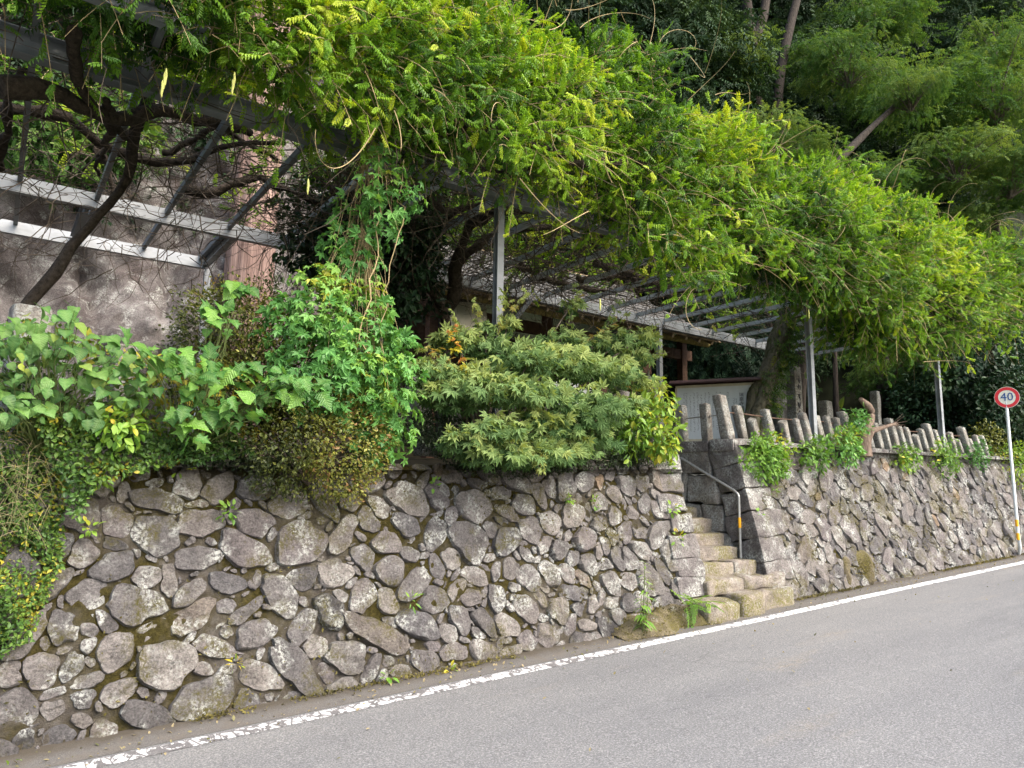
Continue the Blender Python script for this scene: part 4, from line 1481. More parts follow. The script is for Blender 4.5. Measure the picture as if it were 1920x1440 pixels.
def shoots(N, x0, x1, seed):
    """Shoot bases, outward normals on the long lumpy body of the crown."""
    r = np.random.default_rng(seed)
    X = r.uniform(x0, x1, N)
    zl, zt = z_low(X), z_top(X)
    phi = r.uniform(-2.0, 2.4, N)             # -90 deg low front .. 0 front .. 90 top
    ry = 1.05
    rz = (zt - zl) / 2
    lump = 1 + .29 * noise3(np.stack((X, phi * 1.2, 0 * X), -1), 33, 1.9, 3)
    dep = np.where(r.random(N) < .72, r.uniform(.82, 1.02, N), r.uniform(.45, .82, N)) * lump
    Yp = 6.15 - np.cos(phi) * ry * dep
    zl = zl + .30
    under = np.where(X < 10, 5.32 + np.clip((10 - X) * .02, 0, .1), np.maximum(zl + .5, 5.3 - np.clip((X - 10) * .35, 0, 1.2)))
    floor = np.maximum(zl, zl + (under - zl) * np.clip((Yp - 5.15) / .85, 0, 1))
    zc = (zl + zt) / 2
    zz_ = np.where(phi > 0, zc + np.sin(phi) * (zt - zc) * dep, zc + np.sin(phi) * (zc - floor) * dep)
    P = np.stack((X, Yp, np.maximum(zz_, floor - .05)), 1)
    n = norm(np.stack((r.normal(0, .35, N), -np.cos(phi) / ry, np.sin(phi) / rz), 1))
    return P, n, dep


def foliage_on_shoots(g, stems, P, n, length, per, size, seed, droop=.42, young=0.):
    r = np.random.default_rng(seed)
    N = len(P)
    d = norm(n + r.normal(0, .5, (N, 3)) + np.array((0, 0, .38)))
    L = length * r.uniform(.5, 1.4, N)
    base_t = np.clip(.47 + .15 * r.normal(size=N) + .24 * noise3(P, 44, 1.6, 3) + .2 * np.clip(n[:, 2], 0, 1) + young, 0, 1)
    m = 6
    path = []
    for k in range(m):
        s = k / (m - 1)
        path.append(P + d * (L * s)[:, None] + np.array((0, 0, -1.)) * (droop * L * s * s)[:, None])
    path = np.stack(path, 1)
    if stems is not None:
        tubes(stems, path, np.linspace(.005, .002, m)[None] * np.ones((N, 1)))
    for k in range(per):
        s = (k + .5 + r.uniform(-.3, .3, N)) / per
        Q = P + d * (L * s)[:, None] + np.array((0, 0, -1.)) * (droop * L * s * s)[:, None]
        tan = norm(d + np.array((0, 0, -2.)) * (droop * s)[:, None])
        side = norm(np.cross(tan, r.normal(size=(N, 3))))
        D = norm(side + tan * .65 + np.array((0, -.15, .10)) - np.array((0, 0, 1.)) * np.clip(-n[:, 2:3], 0, 1) * .5 + r.normal(0, .15, (N, 3)))
        up_ = norm(np.array((0, -.25, 1.)) + .5 * n + r.normal(0, .3, (N, 3)))
        S = size * r.uniform(.7, 1.25, N) * (1 - .35 * s)
        t = np.clip(base_t + .28 * (s - .4) + r.normal(0, .07, N), 0, 1)
        for q, tpl in enumerate(WIST):
            sel = (r.integers(0, 3, N) == q)
            place(g, tpl, Q[sel], D[sel], up_[sel], S[sel], t[sel])


SPLIT = 7.6
for root, x0, x1, n1, n2, sd in ((WL, -.8, SPLIT, 2100, 620, 1), (WR, SPLIT, 17.6, 3000, 380, 2)):
    g, st = Geo(), Geo()
    P, nn, dep = shoots(n1, x0, x1, 200 + sd)
    vis = (P[:, 2] > z_low(P[:, 0]) - .1) 
    # trimmed clear of the front beam where the photograph shows it
    low_ = (P[:, 2] - .30 - EYE) / P[:, 1] < .565
    cut = low_ & np.where(P[:, 0] < 1.1, True, np.where(P[:, 0] < 2.3, np.random.default_rng(8).random(len(P)) < .55, (P[:, 0] > 3.5) & (P[:, 0] < 5.7) & (np.random.default_rng(9).random(len(P)) < .85)))
    vis = vis & ~cut
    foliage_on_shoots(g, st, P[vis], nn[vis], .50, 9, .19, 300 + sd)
    if x0 < 0:      # leaves hanging over the end of the outer beam
        rq = np.random.default_rng(77)
        Pq = np.stack((rq.uniform(.55, 1.9, 90), rq.uniform(5.12, 5.32, 90), rq.uniform(5.0, 5.5, 90)), 1)
        foliage_on_shoots(g, st, Pq, norm(rq.normal(0, .5, Pq.shape) + (0, -.8, .1)), .4, 7, .19, 78)
    # dark inner leaves close the body
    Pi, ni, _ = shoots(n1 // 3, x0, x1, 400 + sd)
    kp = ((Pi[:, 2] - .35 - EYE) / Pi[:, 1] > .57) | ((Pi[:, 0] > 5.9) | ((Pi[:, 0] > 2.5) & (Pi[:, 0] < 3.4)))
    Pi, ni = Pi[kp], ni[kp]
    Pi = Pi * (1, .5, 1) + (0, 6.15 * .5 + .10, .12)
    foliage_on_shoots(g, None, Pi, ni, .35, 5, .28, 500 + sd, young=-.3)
    # thinner roof of leaves over the frame
    r = np.random.default_rng(600 + sd)
    Pr = np.stack((r.uniform(x0, x1, n2), r.uniform(6.5, 9.8, n2), PZ + .35 + r.uniform(0, .9, n2)), 1)
    if x0 < 0:
        Pr = Pr[(Pr[:, 0] > 2.6) | (r.random(len(Pr)) < .25)]
    foliage_on_shoots(g, st, Pr, norm(r.normal(0, .5, Pr.shape) + (0, 0, .8)), .55, 7, .27, 700 + sd)
    g.obj('crown', M['wisteria'], root, False, WORLD_LOC[root])
    st.obj('shoots', M['tendril'], root, False, WORLD_LOC[root], 'stuff')


def tendrils(N, x0, x1, seed):
    """Long bare whips that arch out of the top and curl at their ends."""
    r = np.random.default_rng(seed)
    out = []
    for _ in range(N):
        X = r.uniform(x0, x1)
        zt = z_top(X)
        top = r.random() < .55
        p = np.array((X, r.uniform(5.1, 5.9), zt - .1)) if top else np.array((X, 5.12, r.uniform(z_low(X), zt)))
        d = norm(np.array((r.normal(0, .8), r.normal(-.3, .4), r.uniform(.3, 1.1) if top else r.normal(-.2, .5))))
        ax = norm(r.normal(size=3))
        q = [p]
        bend = r.uniform(.02, .10)
        L = r.uniform(.5, 1.1)
        for k in range(22):
            a = bend * (1 + 3.5 * (k / 22) ** 3)
            d = norm(d + np.cross(ax, d) * a + np.array((0, 0, -.025)))
            p = p + d * L / 22
            q.append(p)
        out.append(q)
    P = np.array(out)
    return P, np.linspace(.0055, .002, 23)[None] * np.ones((N, 1))


tubes(Geo(), *tendrils(75, 1.5, SPLIT, 5), sides=4).obj('tendrils', M['tendril'], WL, False, WORLD_LOC[WL], 'stuff')
tubes(Geo(), *tendrils(85, SPLIT, 17.5, 6), sides=4).obj('tendrils', M['tendril'], WR, False, WORLD_LOC[WR], 'stuff')
# seed pods hanging under the crown
pod = Geo()
tubeg(pod, [(0, 0, 0), (0, 0, -.02), (.003, 0, -.06), (0, 0, -.10), (.004, 0, -.13)], [.003, .008, .010, .009, .002], 6)
me_pod = pod.mesh('seed_pod', plain_mat('pod_skin', (.33, .34, .10), .7, .2, 0, .2, 10), True)
for (a, b) in ((309, 135), (312, 128), (440, 135), (578, 335), (305, 150), (1516, 580), (1296, 500), (1806, 640), (437, 148), (1125, 560)):
    q = atY(a, b, 5.2)
    o = bpy.data.objects.new('seed_pod', me_pod)
    link(o, q, WL if q[0] < SPLIT else WR)


# moss ferns growing on the right trunk
r = np.random.default_rng(9)
k = r.integers(8, 22, 260)
Pm = tp[k] + r.normal(0, .13, (260, 3)) * (1, 1, .6) + np.array((0, -.16, 0))
g = Geo()
place(g, SPRAY[0], Pm, norm(np.stack((r.normal(0, .5, 260), r.normal(-.6, .3, 260), r.normal(-.4, .4, 260)), 1)), norm(r.normal(0, .3, (260, 3)) + (0, -.4, 1)), r.uniform(.12, .24, 260), r.uniform(.3, .95, 260))
place(g, TINY[0], np.repeat(Pm, 3, 0) + r.normal(0, .05, (780, 3)), r.normal(size=(780, 3)) - (0, .5, .3), r.normal(size=(780, 3)) + (0, 0, 1), r.uniform(.03, .06, 780), r.uniform(.2, .9, 780))
g.obj('fern_tufts', M['creeper'], WR, False, WORLD_LOC[WR], 'stuff')


# ------------------------------------------------------------------ plants on and along the walls
def cloud(N, c, rad, seed, shell=.6):
    """Points and outward normals in an ellipsoid, thicker towards its skin."""
    r = np.random.default_rng(seed)
    n = norm(r.normal(size=(N, 3)))
    q = np.where(r.random(N) < shell, r.uniform(.8, 1.05, N), r.uniform(.2, .8, N))
    lump = 1 + .18 * noise3(n * 2, seed, 2.2, 3)
    return np.asarray(c) + n * np.asarray(rad) * (q * lump)[:, None], n


def leaves(g, tpls, P, n, size, seed, t0=.45, tv=.2, droop=-.35, flat=.8, out=.7, clump=1.8):
    r = np.random.default_rng(seed)
    N = len(P)
    D = norm(n * out + r.normal(0, .6, (N, 3)) + (0, 0, droop))
    U = norm(r.normal(0, .35, (N, 3)) + n * .5 + (0, 0, flat))
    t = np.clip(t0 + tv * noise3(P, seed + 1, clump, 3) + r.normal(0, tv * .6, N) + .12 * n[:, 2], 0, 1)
    S = size * r.uniform(.65, 1.25, N)
    pick = r.integers(0, len(tpls), N)
    for k, tpl in enumerate(tpls):
        s = pick == k
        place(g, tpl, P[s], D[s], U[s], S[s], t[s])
    return g


def twigs_from(g, base, P, seed, r0=.006, n=7):
    r = np.random.default_rng(seed)
    s = np.linspace(0, 1, n)[None, :, None]
    B = np.asarray(base)[None, None]
    Q = B * (1 - s) + P[:, None] * s
    Q = Q + np.array((0, 0, 1.)) * (.12 * np.sin(s * math.pi)) + r.normal(0, .025, Q.shape) * np.sin(s * math.pi)
    return tubes(g, Q, np.linspace(1, .3, n)[None] * r0 * r.uniform(.6, 1.5, (len(P), 1)), 4)


# azalea: a clipped small-leaved mass that hangs over the wall
az = thing('azalea_shrub', 'dense small-leaved azalea with yellowish brown tinge hanging over the wall top', 'shrub', (2.2, 6.3, 1.9))
g, st = Geo(), Geo()
for k, (c, rd, N) in enumerate([((1.72, 6.45, 2.95), (.58, .42, .62), 9500), ((2.25, 6.0, 2.17), (.66, .42, .50), 9500), ((1.95, 6.35, 2.55), (.5, .4, .5), 3500)]):
    P, n = cloud(N, c, rd, 500 + k, .8)
    leaves(g, [TINY[0], OVAL[0]], P, n, .036, 510 + k, .42, .35, 0, .5, .8, 3)
    twigs_from(st, c - np.array((0, -.1, .4)), P[:60], 520 + k)
g.obj('foliage', M['azalea'], az, False, (2.2, 6.3, 1.9))
st.obj('twigs', M['twig'], az, False, (2.2, 6.3, 1.9), 'stuff')

# hop vine: palmate leaves streaming down from the pergola over the azalea
hop = thing('hop_vine', 'bright green vine with lobed leaves streaming from the pergola over the azalea', 'climbing vine', (2.6, 6.1, 2.2))
g, st = Geo(), Geo()
spec = [((2.35, 5.95, 3.05), (.60, .32, .62), 850), ((2.85, 5.95, 2.62), (.36, .30, .64), 560), ((2.45, 5.85, 2.65), (.46, .3, .35), 340), ((2.55, 6.1, 3.9), (.28, .25, .55), 230), ((2.75, 5.75, 4.45), (.30, .22, .40), 130)]
for k, (c, rd, N) in enumerate(spec):
    P, n = cloud(N, c, rd, 540 + k, .75)
    leaves(g, HOP, P, n + np.array((0, -.5, 0)), .085, 550 + k, .5, .22, -.5, .35, .5, 3)
    twigs_from(st, (2.65, 6.1, 4.2 if k < 3 else 5.0), P[:22], 560 + k, .0035)
tubes(st, wobble((2.62, 5.8, 4.9), (2.62, 5.75, 2.9), 14, .05, 3)[None], np.full((1, 14), .006), 4)
tubes(st, wobble((2.85, 5.7, 4.8), (2.7, 5.75, 3.2), 14, .05, 4)[None], np.full((1, 14), .005), 4)
g.obj('foliage', M['hop'], hop, False, (2.6, 6.1, 2.2))
st.obj('stems', M['tendril'], hop, False, (2.6, 6.1, 2.2), 'stuff')


# ramie: heart-shaped leaves, each one its own part
def big_leaf_mesh(name, profile, fwd, mat, fold, droop, petiole=.6):
    V, F = blade(profile, 1, fold, droop, fwd)
    m = len(profile)
    V[:, 2] += .03 * np.sin(V[:, 0] * 16) * np.abs(V[:, 1]) * 2
    g = Geo().add(V, F, np.concatenate((np.full(m, .9), np.where(np.arange(2 * m) % 2, .28, 0))))
    w = .012
    g.add([(0, -w, 0), (0, w, 0), (-petiole, 0, -petiole * .35), (-petiole * .5, 0, -.06)], [(0, 1, 3), (3, 1, 2)])
    return g.mesh(name, mat, False)


HEART = [.0, .30, .40, .43, .40, .33, .24, .13, .05, 0]
HFWD = [0, -.10, -.10, -.06, -.02, 0, 0, 0, 0, 0]
LOBED = [.0, .20, .42, .30, .26, .52, .30, .22, .17, .11, .05, 0]
LFWD = [0, -.14, -.05, 0, .02, .14, .06, 0, 0, 0, 0, 0]
me_ramie = [big_leaf_mesh('leaf', HEART, HFWD, M['ramie'], f, d) for f, d in ((.12, .25), (.25, .5), (.05, .35))]
me_mulb = [big_leaf_mesh('leaf', LOBED, LFWD, M['mulberry'], f, d) for f, d in ((.10, .30), (.2, .55), (.05, .4))] + [big_leaf_mesh('leaf', HEART, HFWD, M['mulberry'], .1, .4)]


def leaf_objects(root, meshes, P, n, size, seed, droop=-.7, flat=.7):
    r = np.random.default_rng(seed)
    for p, nn in zip(P, n):
        D = norm(nn * .8 + r.normal(0, .35, 3) + np.array((0, -.2, droop)))
        U = norm(np.array((r.normal(0, .25), -.75, flat)) + .3 * nn + r.normal(0, .2, 3))
        Z = norm(U - (U @ D) * D)
        Yv = np.cross(Z, D)
        S = size * r.uniform(.6, 1.25)
        o = bpy.data.objects.new('leaf', meshes[r.integers(0, len(meshes))])
        link(o, p, root)
        o.rotation_euler = Matrix(((D[0], Yv[0], Z[0]), (D[1], Yv[1], Z[1]), (D[2], Yv[2], Z[2]))).to_euler()
        o.scale = (S, S, S)


def band(N, poly, Y, dy, seed):
    """Points inside an outline on the plane Y, spread dy in depth."""
    r = np.random.default_rng(seed)
    poly = np.array([(q[0], q[2]) for q in (atY(a, b, Y) for a, b in poly)])
    lo, hi = poly.min(0), poly.max(0)
    out = []
    x1, y1 = poly[:, 0], poly[:, 1]
    x2, y2 = np.roll(x1, -1), np.roll(y1, -1)
    while len(out) < N:
        x, y = r.uniform(lo, hi)
        c = ((y1 > y) != (y2 > y)) & (x < (x2 - x1) * (y - y1) / (y2 - y1 + 1e-12) + x1)
        if c.sum() % 2:
            out.append((x, Y + r.uniform(-dy, dy), y))
    return np.array(out)


rm = thing('ramie_plant', 'clump of heart-shaped nettle-like leaves on the wall top above the dry creeper', 'leafy plant', (.3, 6.1, 1.95))
P = band(290, [(-60, 580), (60, 590), (140, 560), (160, 640), (250, 640), (300, 700), (250, 790), (190, 800), (100, 790), (0, 790), (-60, 780)], 5.95, .28, 11)
leaf_objects(rm, me_ramie, P, norm(np.random.default_rng(1).normal(0, .6, P.shape) + (0, -.6, .1)), .092, 12)
st = Geo()
twigs_from(st, (.3, 6.3, 1.9), P[::3], 13, .005)
st.obj('stems', M['stem'], rm, False, (.3, 6.1, 1.95), 'stuff')
mb = thing('mulberry_sapling', 'sapling with large bright lobed leaves leaning out between the ramie and the azalea', 'sapling', (1.4, 6.1, 1.9))
P = np.concatenate((band(150, [(210, 645), (330, 645), (420, 660), (500, 690), (560, 700), (520, 770), (440, 800), (340, 830), (300, 740)], 5.75, .25, 14),
                    band(16, [(380, 570), (440, 575), (430, 620), (370, 610)], 5.9, .12, 15), band(14, [(520, 690), (600, 705), (640, 745), (540, 740)], 5.4, .1, 16), band(10, [(420, 525), (470, 525), (470, 550), (420, 550)], 6.1, .1, 17)))
leaf_objects(mb, me_mulb, P, norm(np.random.default_rng(2).normal(0, .6, P.shape) + (.2, -.6, .1)), .135, 18, -.45, .7)
st = Geo()
twigs_from(st, (1.3, 6.2, 1.9), P[::3], 19, .006)
st.obj('stems', M['stem'], mb, False, (1.4, 6.1, 1.9), 'stuff')
yb = thing('bramble_tuft', 'small yellowish green leaf tuft hanging on the wall top below the ramie', 'leafy plant', (.75, 5.95, 1.75))
P, n = cloud(150, atY(222, 800, 5.9), (.17, .12, .16), 570)
leaves(Geo(), OVAL, P, n, .075, 571, .7, .25, -.6, .4).obj('foliage', M['herb'], yb, False, (.75, 5.95, 1.75))

# creeper curtain and dry grass at the near end of the wall
cr = thing('creeper', 'curtain of small-leaved creeper and dry tangled grass hanging down the near end of the wall', 'creeper', (.2, 5.9, 1.6))
P = band(9000, [(-120, 780), (60, 780), (150, 830), (130, 950), (120, 1060), (90, 1130), (60, 1200), (-10, 1240), (-140, 1200)], 5.83, .05, 20)
P[:, 1] += WB * (P[:, 2] - zr(P[:, 0])) - .19 - .10 * noise3(P, 7, 3, 2)
n = np.tile((0, -.9, .3), (len(P), 1)) + np.random.default_rng(3).normal(0, .4, P.shape)
leaves(Geo(), [TINY[0], OVAL[0]], P, norm(n), .036, 21, .5, .35, -.4, .2, .8, 3).obj('foliage', M['creeper'], cr, False, (.2, 5.9, 1.6))
r = np.random.default_rng(22)
P2 = band(260, [(-120, 790), (50, 800), (110, 850), (100, 960), (60, 1010), (-120, 1000)], 5.7, .06, 23)
P2[:, 1] += WB * (P2[:, 2] - zr(P2[:, 0])) - .18
d = norm(np.stack((r.normal(0, .8, 260), r.normal(-.4, .25, 260), r.normal(-.1, .8, 260)), 1))
s_ = np.linspace(0, 1, 5)[None, :, None]
Q = P2[:, None] + d[:, None] * s_ * .16 + np.array((0, 0, -.07)) * s_ ** 2
tubes(Geo(), Q, np.linspace(.0018, .0008, 5)[None] * np.ones((260, 1)), 3, r.uniform(0, 1, 260)).obj('dry_grass', M['drygrass'], cr, False, (.2, 5.9, 1.6), 'stuff')
cr2 = thing('creeper', 'dark little-leaved creeper covering the wall top right of the dry grass', 'creeper', (.9, 6.1, 1.8))
P = band(2600, [(60, 770), (190, 780), (330, 820), (430, 800), (480, 850), (300, 875), (180, 905), (140, 980), (110, 900)], 5.98, .06, 24)
P[:, 1] += .26 * (P[:, 2] - 1.9)
n = norm(np.tile((0, -.8, .4), (len(P), 1)) + np.random.default_rng(4).normal(0, .4, P.shape))
leaves(Geo(), OVAL, P, n, .045, 25, .45, .3, -.4, .3, .7, 3).obj('foliage', M['creeper'], cr2, False, (.9, 6.1, 1.8))

fill = tag(leaves(Geo(), OVAL, *(lambda P: (P, norm(np.tile((0, -.7, .5), (len(P), 1)) + np.random.default_rng(45).normal(0, .5, P.shape))))(
    np.concatenate((band(2600, [(-60, 610), (120, 600), (230, 660), (420, 680), (560, 720), (540, 830), (300, 840), (-60, 800)], 6.25, .16, 46),))), .062, 47, .42, .3, -.4, .4, .5, 2).obj('weeds', M['creeper'], kind='stuff'), 'dark tangle of small weeds filling the wall top behind the ramie and the sapling', 'weeds')
gc = tag(leaves(Geo(), OVAL, *(lambda P: (P, norm(np.tile((0, -.5, .8), (len(P), 1)) + np.random.default_rng(5).normal(0, .4, P.shape))))(
    np.concatenate((band(4200, [(720, 790), (800, 770), (880, 785), (900, 860), (860, 880), (780, 830), (720, 840)], 6.2, .14, 26),
                    band(3400, [(880, 850), (1000, 850), (1130, 800), (1140, 850), (1050, 885), (960, 880), (890, 880)], 6.1, .08, 27),
                    band(3600, [(300, 825), (470, 830), (640, 850), (740, 830), (730, 868), (640, 882), (450, 880), (310, 872)], 6.17, .10, 29),
                    band(3800, [(860, 845), (1000, 850), (1140, 840), (1262, 850), (1262, 872), (1150, 878), (1040, 890), (960, 900), (860, 885)], 6.20, .10, 48)))), .03, 28, .35, .3, -.2, .5, .5, 3).obj('ground_cover', M['ivy'], kind='stuff'), 'dark fine-leaved ground cover spilling over the wall top below the maple', 'ground cover')

# small maple on the wall top: layered sprays
mp = thing('maple_shrub', 'small spreading maple with pale star-shaped leaves growing on the wall top', 'maple', atY(905, 870, 6.15))
g, st = Geo(), Geo()
PADS = [(820, 690, 60, 6.0), (880, 670, 70, 6.1), (860, 730, 70, 5.8), (950, 655, 60, 6.2), (1010, 645, 55, 6.2), (1070, 630, 60, 6.3), (1130, 640, 60, 6.2), (1180, 640, 60, 6.1), (1000, 680, 90, 5.8), (1080, 680, 90, 5.8), (1150, 690, 80, 5.9), (940, 710, 80, 5.6), (1020, 730, 90, 5.5), (1100, 740, 80, 5.6), (1170, 740, 50, 5.8), (930, 780, 70, 5.6), (1010, 790, 80, 5.5), (1090, 790, 70, 5.6), (880, 820, 50, 5.6), (950, 840, 70, 5.5), (1010, 830, 70, 5.5), (1060, 840, 60, 5.6), (1110, 820, 50, 5.7), (830, 720, 50, 5.9), (1220, 628, 26, 6.0), (1195, 660, 40, 6.0), (1080, 560, 22, 6.3), (950, 590, 26, 6.3), (900, 600, 20, 6.3), (870, 640, 50, 6.2)]
mb0 = np.array(atY(905, 875, 6.2))
r = np.random.default_rng(31)
tips = []
for (a, b, rp, Yp) in PADS:
    c = atY(a, b, Yp)
    rr = rp * (np.linalg.norm(c - (0, 0, EYE)) / FPX) * 1.05
    N = int(16 + 115 * (rp / 90) ** 2)
    c = c + r.normal(0, .05, 3)
    q = norm(r.normal(size=(N, 3)))
    q = q * (r.random((N, 1)) ** .45)
    P = c + q * (rr, rr * .9, rr * .30)
    pt_ = r.normal(0, .09)
    P[:, 2] -= .35 * np.maximum(0, np.linalg.norm(q[:, :2], axis=1) - .3) * rr
    out = norm(P - mb0 + (0, 0, .2))
    D = norm(out * .55 + r.normal(0, .45, (N, 3)) + (-.1, -.2, -.6))
    U = norm(r.normal(0, .28, (N, 3)) + (-.55, -.95, .55))
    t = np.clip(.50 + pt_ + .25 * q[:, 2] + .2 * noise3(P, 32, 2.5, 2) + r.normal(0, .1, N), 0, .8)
    S = r.uniform(.068, .118, N)
    for k in range(2):
        s = (np.arange(N) % 2) == k
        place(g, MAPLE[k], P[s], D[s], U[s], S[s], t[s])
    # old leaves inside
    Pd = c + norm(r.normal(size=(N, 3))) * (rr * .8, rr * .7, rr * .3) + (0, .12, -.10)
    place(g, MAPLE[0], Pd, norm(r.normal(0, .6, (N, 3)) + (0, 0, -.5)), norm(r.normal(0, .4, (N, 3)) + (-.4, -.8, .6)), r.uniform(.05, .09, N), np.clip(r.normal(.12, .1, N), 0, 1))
    tips.append(c)
    twigs_from(st, c * .9 + mb0 * .1, P[:10], 33, .0025, 4)
for k, c in enumerate(tips):
    mid = mb0 * .5 + c * .5 + np.array((0, 0, .12))
    q = smooth_path([mb0 + (0, 0, .02 * k % .2), mid, c], 10)
    tubeg(st, q, np.linspace(.02, .006, 10), 5)
g.obj('foliage', M['maple'], mp, False, mb0)
# thin sprigs that stand out of the crown
sg_ = Geo()
for k, (a, b, a2, b2, Yp) in enumerate([(930, 640, 945, 545, 6.3), (940, 620, 985, 545, 6.3), (1060, 620, 1085, 540, 6.3), (1120, 640, 1165, 560, 6.2), (1150, 650, 1230, 612, 6.1), (1160, 690, 1255, 660, 6.1), (1090, 650, 1175, 590, 6.2), (850, 690, 790, 650, 6.1), (860, 660, 850, 590, 6.2), (900, 650, 885, 570, 6.3), (920, 850, 840, 812, 5.7), (1000, 840, 1010, 880, 5.5), (1100, 820, 1150, 800, 5.7), (1150, 720, 1245, 725, 6.0)]):
    q = smooth_path([atY(a, b, Yp), atY((a + a2) / 2 + 5, (b + b2) / 2 - 6, Yp - .1), atY(a2, b2, Yp - .1)], 9)
    tubeg(st, q, np.linspace(.005, .002, 9), 4)
    P = np.repeat(q[1:], 3, 0) + r.normal(0, .03, (24, 3))
    leaves(sg_, MAPLE, P, norm(r.normal(0, .5, P.shape) + (0, -.5, .2)), .06, 700 + k, .72, .12, -.4, .4, .5)
sg_.obj('sprigs', M['maple'], mp, False, mb0)
st.obj('branches', M['bark'], mp, True, mb0)
# red and yellow young tips
g = Geo()
for (a, b, k) in ((846, 622, 7), (855, 650, 10), (868, 682, 9)):
    P, n = cloud(k, atY(a, b, 5.9), (.05, .05, .08), 35 + a)
    leaves(g, MAPLE, P, n, .048, 36 + a, 1.0 if b < 640 else .9, .02, -.5)
g.obj('young_tips', leaf_mat('young_maple_tip', [(0, (.32, .40, .03)), (.93, (.45, .40, .03)), (1, (.45, .20, .05))], .35), mp, False, mb0)

# leafy bush by the stairs
bs = thing('leafy_bush', 'glossy yellow-green bush drooping over the wall end beside the stairs', 'bush', (6.5, 6.3, 2.1))
g, st = Geo(), Geo()
for k, (c, rd, N, t0) in enumerate([(atY(1225, 800, 5.95), (.33, .30, .33), 420, .5), (atY(1180, 800, 6.05), (.32, .28, .36), 420, .32), (atY(1225, 745, 6.1), (.24, .25, .22), 220, .45), (atY(1245, 835, 5.85), (.18, .18, .18), 170, .6)]):
    P, n = cloud(N, c, rd, 580 + k, .7)
    leaves(g, LONG + OVAL, P, n, .095, 590 + k, t0, .22, -.55, .4, .7, 2.5)
    twigs_from(st, (6.45, 6.4, 2.05), P[:30], 595 + k, .004)
g.obj('foliage', M['bush'], bs, False, (6.5, 6.3, 2.1))
st.obj('twigs', M['stem'], bs, False, (6.5, 6.3, 2.1), 'stuff')

# herbs that hang over the capstones of the right wall
HERBS = [(1440, 855, 58, 'biggest tuft of fern-like herbs hanging over the capstones right of the corner post', 600),
         (1530, 850, 40, 'green herb tuft on the wall top between the corner tuft and the stump', 260),
         (1590, 830, 44, 'bluish green herb with a few yellow leaves around the foot of the stump', 380),
         (1702, 855, 30, 'small herb tuft on the capstones just right of the stump', 170),
         (1775, 855, 42, 'light green herb tuft hanging below the far stone posts', 260),
         (1835, 850, 30, 'dark herb tuft at the end of the stone post row', 160),
         (1610, 790, 30, 'thin leafy sprig climbing the stone posts left of the stump', 120)]
for k, (a, b, rp, lab, N) in enumerate(HERBS):
    c = atY(a, b, 6.12)
    t = thing('herb_tuft', lab, 'herbs', c, 'herbs on the right wall')
    rr = rp * np.linalg.norm(c) / FPX
    P, n = cloud(int(N * 1.7), c, (rr, .16, rr * .72), 600 + k, .6)
    g = leaves(Geo(), OVAL + SPRAY[:1], P, n + np.array((0, -.4, 0)), .072, 610 + k, .5 if k != 5 else .2, .22, -.35, .5, .6, 3)
    g.obj('foliage', M['herb' if k not in (2, 5, 6) else 'hop'], t, False, c)
    st = Geo()
    twigs_from(st, c + (0, .1, -.05), P[:25], 620 + k, .003)
    st.obj('stems', M['stem'], t, False, c, 'stuff')

# the cut stump in front of the posts
sp0 = atY(1618, 842, 6.2)
stump = thing('cut_stump', 'pruned brown stump with two bare arms in front of the stone posts', 'stump', sp0)
q = smooth_path([sp0 - (0, 0, .12), atY(1618, 825, 6.2), atY(1624, 808, 6.18)], 8)
tubeg(Geo(), q, np.linspace(.11, .12, 8), 10, rough=.3, seed=5).obj('trunk', M['bark_cut'], stump, True, sp0)
q = smooth_path([atY(1624, 808, 6.18), atY(1634, 782, 6.15), atY(1637, 772, 6.15), atY(1624, 757, 6.1), atY(1614, 748, 6.1)], 14)
tubeg(Geo(), q, np.linspace(.065, .042, 14), 9, rough=.25, seed=6).obj('arm', M['bark_cut'], stump, True, sp0)
q = smooth_path([atY(1624, 810, 6.18), atY(1650, 804, 6.1), atY(1672, 796, 6.05), atY(1680, 795, 6.05)], 12)
tubeg(Geo(), q, np.linspace(.065, .03, 12), 9, rough=.25, seed=7).obj('arm', M['bark_cut'], stump, True, sp0)
tw, R = twig_cloud(14, tuple(atY(1676, 798, 6.05)), tuple(atY(1676, 798, 6.05) + .05), .28, .006, 8, flat=.5, curl=.4)
tw[:, :, 0] = tw[:, :1, 0] + abs(tw[:, :, 0] - tw[:, :1, 0]) * 1.2
tubes(Geo(), tw, R, 4).obj('twigs', M['bark_cut'], stump, False, sp0, 'stuff')


# weeds growing out of the wall and at its foot
def weed(label, c, spread, N, size, tpls, seed, name='weed', mat='herb', nrm=(0, -.8, .5)):
    t = thing(name, label, 'weed', c, 'weeds in the walls')
    P, n = cloud(N, c, (spread, spread * .5, spread), seed, .8)
    leaves(Geo(), tpls, P, n + np.array(nrm), size, seed, .6, .2, -.1, .6).obj('foliage', M[mat], t, False, c)
    return t


